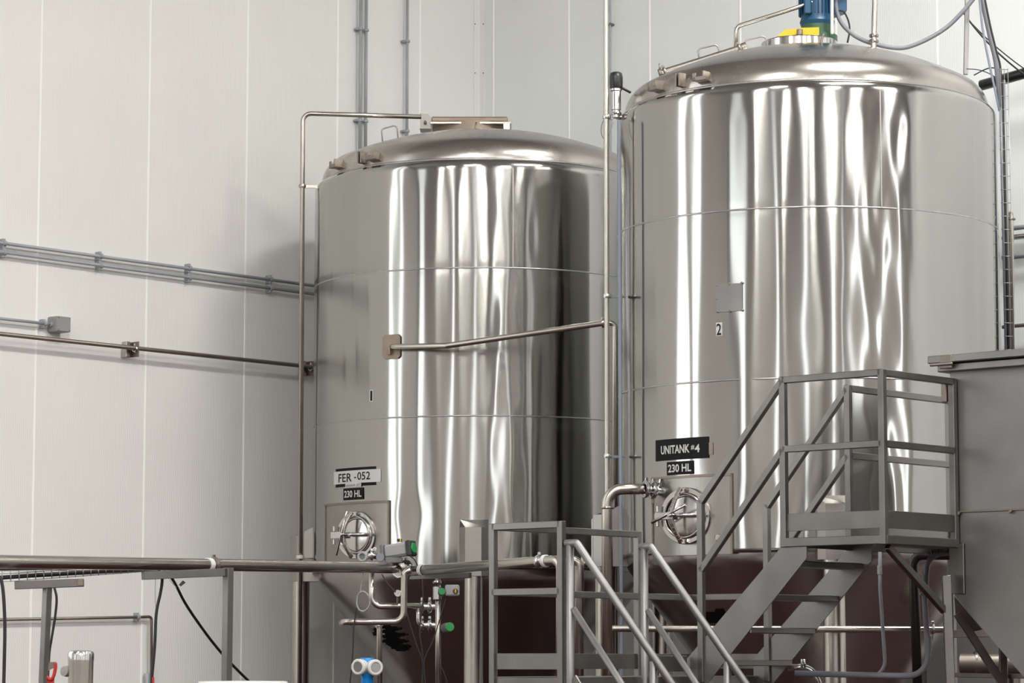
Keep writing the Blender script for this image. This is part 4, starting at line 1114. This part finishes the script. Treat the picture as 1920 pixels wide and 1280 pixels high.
# diagonal brace to the hopper leg
bar('brace', U(1664, 1024, 17.75), U(1772, 1146, 18.05), up, .045, .04)
us = thing('upper_stairs', F(1.6, .7, 0), 'steel stairs with flat stringers climbing right to the high platform', 'stairs')
b0, b1 = .58, 1.333; z0_, z1_ = DZ, UZ
def stringer(a_):
    # plate polygon in the (b, z) plane
    pl = [(b1 + .03, UZ + .02), (b1 + .17, UZ + .02), (b1 + .17, UZ - .10), (b0 + .12, DZ - .07), (b0 - .03, DZ - .07), (b0 - .03, DZ + .10)]
    return MB().prism([F(a_ - .004, b, z) for b, z in pl], E1 * .008)
for a_ in (1.27, 1.99):
    o = stringer(a_).build('stringer', 'hopper_steel', us)
    MB().beam(F(a_ + .02, b0 - .03, DZ + .10), F(a_ + .02, b1 + .03, UZ + .02), .045, .006, ch=.001).build('stringer_flange', 'brown_steel', o)
for k in range(4):
    s_ = (k + .5) / 4
    MB().cbox(F(1.63, b0 + .10 + (b1 - b0) * s_, DZ - .01 + (UZ - DZ) * s_ - .02), E1, .71, E2, .19, ZUP, .038, .004).build('tread', 'frame_steel', us)
for a_ in (1.27, 1.99):
    top = F(a_, b1, UR); bot = F(a_, b1 - .665, UR - .755)
    bar('handrail', top, bot, us); 
    bar('mid_rail', F(a_, b1, UR - .44), F(a_, b1 - .665, UR - .44 - .755), us) if a_ > 1.5 or True else None
    q = F(a_, b1 - .665, 0); post(q, DZ - .05, UR - .755 + .02, us)

# ---- hopper
H0 = F(2.1, 2.045, 0); HW, HD = 1.5, 1.2
hp_ = thing('hopper', H0, 'grey sheet-steel hopper with hinged lid at the right edge of the frame', 'hopper')
zt, zs, zc = 3.45, 2.53, 2.00
def hb(a, b, z): return H0 + E1 * a + E2 * b + ZUP * z
MB().cbox(hb(HD / 2, HW / 2, (zt + zs) / 2), E1, HD, E2, HW, ZUP, zt - zs, .006).build('upper_body', 'hopper_steel', hp_)
MB().cbox(hb(HD / 2, HW / 2, zs), E1, HD + .02, E2, HW + .02, ZUP, .012, .003).build('body_seam', 'brown_steel', hp_)
lo_ = MB()
v = [hb(0, 0.01, zs - .006), hb(0, HW, zs - .006), hb(HD, HW, zs - .006), hb(HD, .01, zs - .006), hb(0, .01, zc), hb(0, HW, zc), hb(HD, HW, zc), hb(HD, .01, zc), hb(.0, 1.12, .85), hb(.0, 1.3, .85), hb(HD - .3, 1.3, .85), hb(HD - .3, 1.12, .85)]
lo_.add(v, [(0, 4, 5, 1), (1, 5, 6, 2), (2, 6, 7, 3), (3, 7, 4, 0), (4, 8, 9, 5), (5, 9, 10, 6), (6, 10, 11, 7), (7, 11, 8, 4), (8, 11, 10, 9)])
lo_.build('lower_funnel', 'hopper_steel', hp_)
MB().cbox(hb(-.012, .04, zc + .17), E1, .016, E2, .105, ZUP, .32, .003).build('corner_gusset', 'frame_steel', hp_)
lid = MB().cbox(hb(HD / 2 - .02, HW / 2 - .06, zt + .055), E1, HD + .14, E2, HW + .10, ZUP, .05, .006).build('lid', 'hopper_steel', hp_)
MB().cbox(hb(HD / 2 - .01, HW / 2 - .03, zt + .0), E1, HD + .10, E2, HW + .05, ZUP, .05, .006).build('rim', 'hopper_steel', hp_)
hn = MB().cbox(hb(-.085, .03, zt + .035), E2, .09, E1, .02, ZUP, .085, .004).build('lid_hinge', 'brown_steel', hp_)
MB().cyl(hb(-.10, -.08, zt + .02), hb(-.10, .09, zt + .02), .011, 10).build('hinge_pin', 'pipe_steel', hn)
MB().cbox(hb(-.03, -.02, zt - .16), E2, .04, E1, .03, ZUP, .12, .006).build('latch', 'brown_steel', hp_)
for b_ in (.06, .44): MB().cyl(hb(-.01, b_, zs - .012), hb(-.03, b_, zs - .012), .012, 10).build('seam_bolt', 'brown_steel', hp_)
MB().beam(U(1786, 1400, 18.05), U(1774, 1078, 18.05), .055, .055, up=Vector((0, 1, 0))).build('leg', 'frame_steel', hp_)
MB().beam(U(1795, 1150, 18.6), U(1905, 1320, 18.6), .055, .05).build('leg_brace', 'frame_steel', hp_)
MB().beam(U(1880, 1180, 18.9), U(1884, 1400, 18.9), .05, .05, up=Vector((0, 1, 0))).build('leg', 'frame_steel', hp_)
MB().beam(U(1790, 1188, 19.4), U(1880, 1186, 19.0), .04, .05).build('cross_bar', 'brown_steel', hp_)
MB().beam(U(1790, 1265, 19.2), U(1950, 1268, 18.8), .04, .03).build('cross_bar', 'brown_steel', hp_)

# ---- pipes below the platforms
Yh = 19.72
lp_ = thing('low_pipe', U(1148, 1178, Yh), 'horizontal steel pipe running low behind both stairs', 'pipe')
MB().cyl(U(1148, 1178, Yh), U(1790, 1180, Yh), .0235, 18).build('pipe_run', 'pipe_steel', lp_)
for px in (1205, 1749): clamp_ring(lp_, U(px, 1178.5, Yh), Vector((1, 0, 0)), .026, 'pipe_steel', .02)
MB().cyl(U(1749, 1165, Yh), U(1749, 1200, Yh), .006, 8).build('clamp_bolt', 'brown_steel', lp_)
bk = thing('black_pipe', U(1716, 1290, 19.4), 'black plastic drain pipe under the high platform, bent right to the hopper', 'pipe')
MB().tube(fillet([U(1722, 1320, 19.4), U(1712, 1040, 19.4), U(1800, 1040, 19.2)], .07, 8), .034, 18).build('pipe_run', 'black_pipe', bk)
gc_ = thing('grey_conduit', U(1735, 1265, 18.9), 'thick grey plastic conduit hanging below the high platform and sweeping left along the bottom', 'conduit')
Yk = 18.9
MB().tube(fillet([U(1790, 1034, Yk), U(1740, 1040, Yk), U(1733, 1110, Yk), U(1743, 1268, Yk), U(1490, 1262, Yk)], .14, 12), .0195, 16).build('conduit_run', 'grey_plastic', gc_)
for px, py, d in ((1735, 1090, ZUP), (1740, 1207, ZUP)): MB().lathe([(.0195, -.05), (.024, -.05), (.024, .05), (.0195, .05)], U(px, py, Yk), U(px + .04 * (py - 1090), py, Yk) - U(px, py + 40, Yk) if 0 else ZUP, 16).build('coupling', 'grey_plastic', gc_)
MB().cbox(U(1738, 1113, Yk - .02), Vector((1, 0, 0)), .095, Vector((0, 1, 0)), .03, ZUP, .018, .003).build('strap', 'light_grey', gc_)
for k in range(6):
    p = U(1746 + k * 5, 1038 - k * .8, Yk); MB().lathe([(.018, -.005), (.024, -.004), (.024, .004), (.018, .005)], p, Vector((1, 0, .1)), 14).build('flex_ring', 'grey_plastic', gc_)
tc = thing('thin_conduit', U(1655, 1265, 19.3), 'thin grey conduit hanging between the stairs and the black drain pipe', 'conduit')
MB().tube(fillet([U(1650, 1026, 19.3), U(1650, 1100, 19.3), U(1660, 1250, 19.3), U(1640, 1270, 19.3)], .12, 8), .0125, 12).build('conduit_run', 'grey_plastic', tc)
MB().lathe([(.0125, -.03), (.017, -.03), (.017, .03), (.0125, .03)], U(1649.5, 1068, 19.3), ZUP, 14).build('coupling', 'light_grey', tc)
el = thing('hose_elbow', U(1500, 1250, 19.0), 'polished steel elbow with clamp at the foot of the upper stairs', 'pipe')
MB().tube(fillet([U(1478, 1251, 19.0), U(1520, 1250, 19.0), U(1545, 1300, 19.0)], .10, 8), .022, 16).build('pipe_run', 'bright_steel', el)
for px in (1503, 1508): clamp_ring(el, U(px, 1250.5, 19.0), Vector((1, 0, 0)), .026, 'bright_steel', .014)

# tall pipe and wire ladder tray at the right edge of tank 2
wt = thing('wire_tray', U(1885, 660, 21.2), 'vertical wire mesh tray carrying cables up the right side of tank 2', 'cable tray')
Yw = 21.2
LX = lambda y: 1872.5 + (y - 125) * .0225
for dx in (3, 10, 17): MB().tube([U(LX(128) + dx, 128, Yw), U(LX(700) + dx, 700, Yw)], .003, 6).build('long_wire', 'wire_steel', wt)
MB().tube([U(LX(128) + 17, 128, Yw + .1), U(LX(700) + 17, 700, Yw + .1)], .003, 6).build('long_wire', 'wire_steel', wt)
for y in range(130, 690, 25):
    MB().tube([U(LX(y) - 2, y, Yw), U(LX(y) + 17.5, y + .5, Yw), U(LX(y) + 17.5, y + .5, Yw + .1)], .003, 6).build('cross_wire', 'wire_steel', wt)
for k, (dx, m, r, lab) in enumerate(((1, 'blue_grey_plastic', .008, 'blue-grey cable in the vertical wire tray'), (5, 'black_rubber', .011, 'black cable in the vertical wire tray'), (9.5, 'grey_plastic', .010, 'grey cable in the vertical wire tray'))):
    single('tray_cable', MB().tube([U(LX(150) + dx, 150, Yw + .04), U(LX(400) + dx, 400, Yw + .04), U(LX(700) + dx, 700, Yw + .04)], r, 8), m, lab, 'cable')
tp = thing('wall_riser', U(1897, 660, 22.0), 'grey-brown steel pipe with a top elbow right of the wire tray', 'pipe')
MB().tube(fillet([U(1885, 401, 22.4), U(1895.5, 401, 22.0), U(1898, 720, 22.0)], .03, 8), .021, 16).build('pipe_run', 'pipe_steel', tp)
clamp_ring(tp, U(1896, 411, 22.0), ZUP, .023, 'brown_steel', .015, lug=False)
for i, (y, r, m, lab) in enumerate(((425, .02, 'galvanised', 'topmost of the horizontal wall pipes at the right edge'), (442, .022, 'pipe_steel', 'second of the horizontal wall pipes at the right edge'), (478, .022, 'galvanised', 'third of the horizontal wall pipes at the right edge'), (608, .016, 'brown_steel', 'lowest of the horizontal wall pipes at the right edge'))):
    p0 = WR(1880, y + 5, .12); p1 = WR(1990, y - 10, .12); p1.z = p0.z
    single('wall_pipe', MB().tube([p0, p1], r, 12), m, lab, 'pipe', 'horizontal pipes at the right edge')
# black duct pipe on the right wall
p0 = WR(1840, 160, .35); p1 = WR(1990, 118, .35); 
single('black_duct', MB().tube([p0, p1], .045, 18), 'black_pipe', 'thick black pipe along the right wall at upper right', 'pipe')
# ceiling-hung pole and cable bundle
pl_ = single('hanger_pole', MB().beam(U(1810.5, 140, 21.6), U(1815, -60, 21.6), .034, .034, up=Vector((0, 1, 0))), 'wire_steel', 'square steel hanger pole rising behind the dome of tank 2 at right', 'pole')
cable('flexible_conduit', [(1567, -20), (1569, 22), (1585, 52), (1620, 76), (1680, 90), (1720, 82), (1770, 55), (1805, 22), (1830, -8)], 21.5, .017, 'thick grey flexible conduit sagging from the motor to the hanger pole', 'grey_plastic', cat='conduit')
cable('black_cable', [(1571, 19), (1582, 22), (1591, 40), (1593, 58), (1589, 80)], 21.5, .007, 'thin black cable looping down beside the blue motor')
cable('cable_bundle', [(1836, -20), (1846, 20), (1858, 75), (1868, 120), (1876, 200)], 21.3, .020, 'thick grey cable bundle sloping down to the vertical wire tray', 'grey_plastic')
cable('black_cable', [(1843, -20), (1856, 45), (1868, 95), (1876, 130), (1877, 200)], 21.22, .008, 'black cable beside the grey bundle above the wire tray')
cable('blue_grey_cable', [(1835, -20), (1842, 50), (1853, 110), (1866, 170), (1874, 208)], 21.25, .009, 'blue-grey cable hanging left of the grey bundle at upper right', 'blue_grey_plastic')
cable('black_cable', [(1805, 22), (1830, 55), (1862, 90), (1905, 128), (1950, 160)], 21.7, .007, 'lower of two black cables slanting right past the hanger pole')
cable('black_cable', [(1818, 40), (1850, 72), (1880, 98), (1915, 125), (1960, 155)], 21.9, .005, 'upper of two black cables slanting right past the hanger pole')
cable('black_cable', [(1826, 141), (1845, 131), (1860, 127), (1876, 131)], 21.35, .005, 'thin black cable arching over the right shoulder of tank 2')
cable('blue_cable', [(1812, 129), (1835, 131), (1855, 138), (1872, 148)], 21.4, .004, 'thin blue cable arching over the right shoulder of tank 2', 'blue_paint')

# big drain pipe and posts seen below the hopper
bg = thing('floor_pipe', U(1850, 1245, 20.5), 'thick dull steel pipe running low behind the hopper legs', 'pipe')
MB().cyl(U(1800, 1243, 20.5), U(1990, 1247, 20.3), .07, 24).build('pipe_run', 'brown_steel', bg)
clamp_ring(bg, U(1830, 1243.6, 20.48), Vector((1, 0, 0)), .072, 'frame_steel', .03)

MB().prism([U(1790, 1118, 18.7), U(1793, 1160, 18.7), U(1815, 1186, 18.7), U(1842, 1180, 18.7)], Vector((0, .02, 0))).build('side_gusset', 'brown_steel', hp_)
cbn = thing('cabinet', U(1860, 1290, 22.6), 'dark grey cabinet standing behind the hopper legs', 'cabinet')  # added dark block, stands in for shade on the wall below the hopper
k0, k1 = U(1736, 1290, 22.6), U(1990, 1122, 22.6)
MB().cbox(Vector(((k0.x + k1.x) / 2, 22.78, k1.z / 2)), Vector((1, 0, 0)), k1.x - k0.x, Vector((0, 1, 0)), .35, ZUP, k1.z, .01).build('cabinet_body', 'mid_grey', cbn)
MB().cbox(Vector(((k0.x + k1.x) / 2 - .1, 22.6, k1.z / 2)), Vector((1, 0, 0)), .46, Vector((0, 1, 0)), .02, ZUP, k1.z - .1, .006).build('cabinet_door', 'mid_grey', cbn)
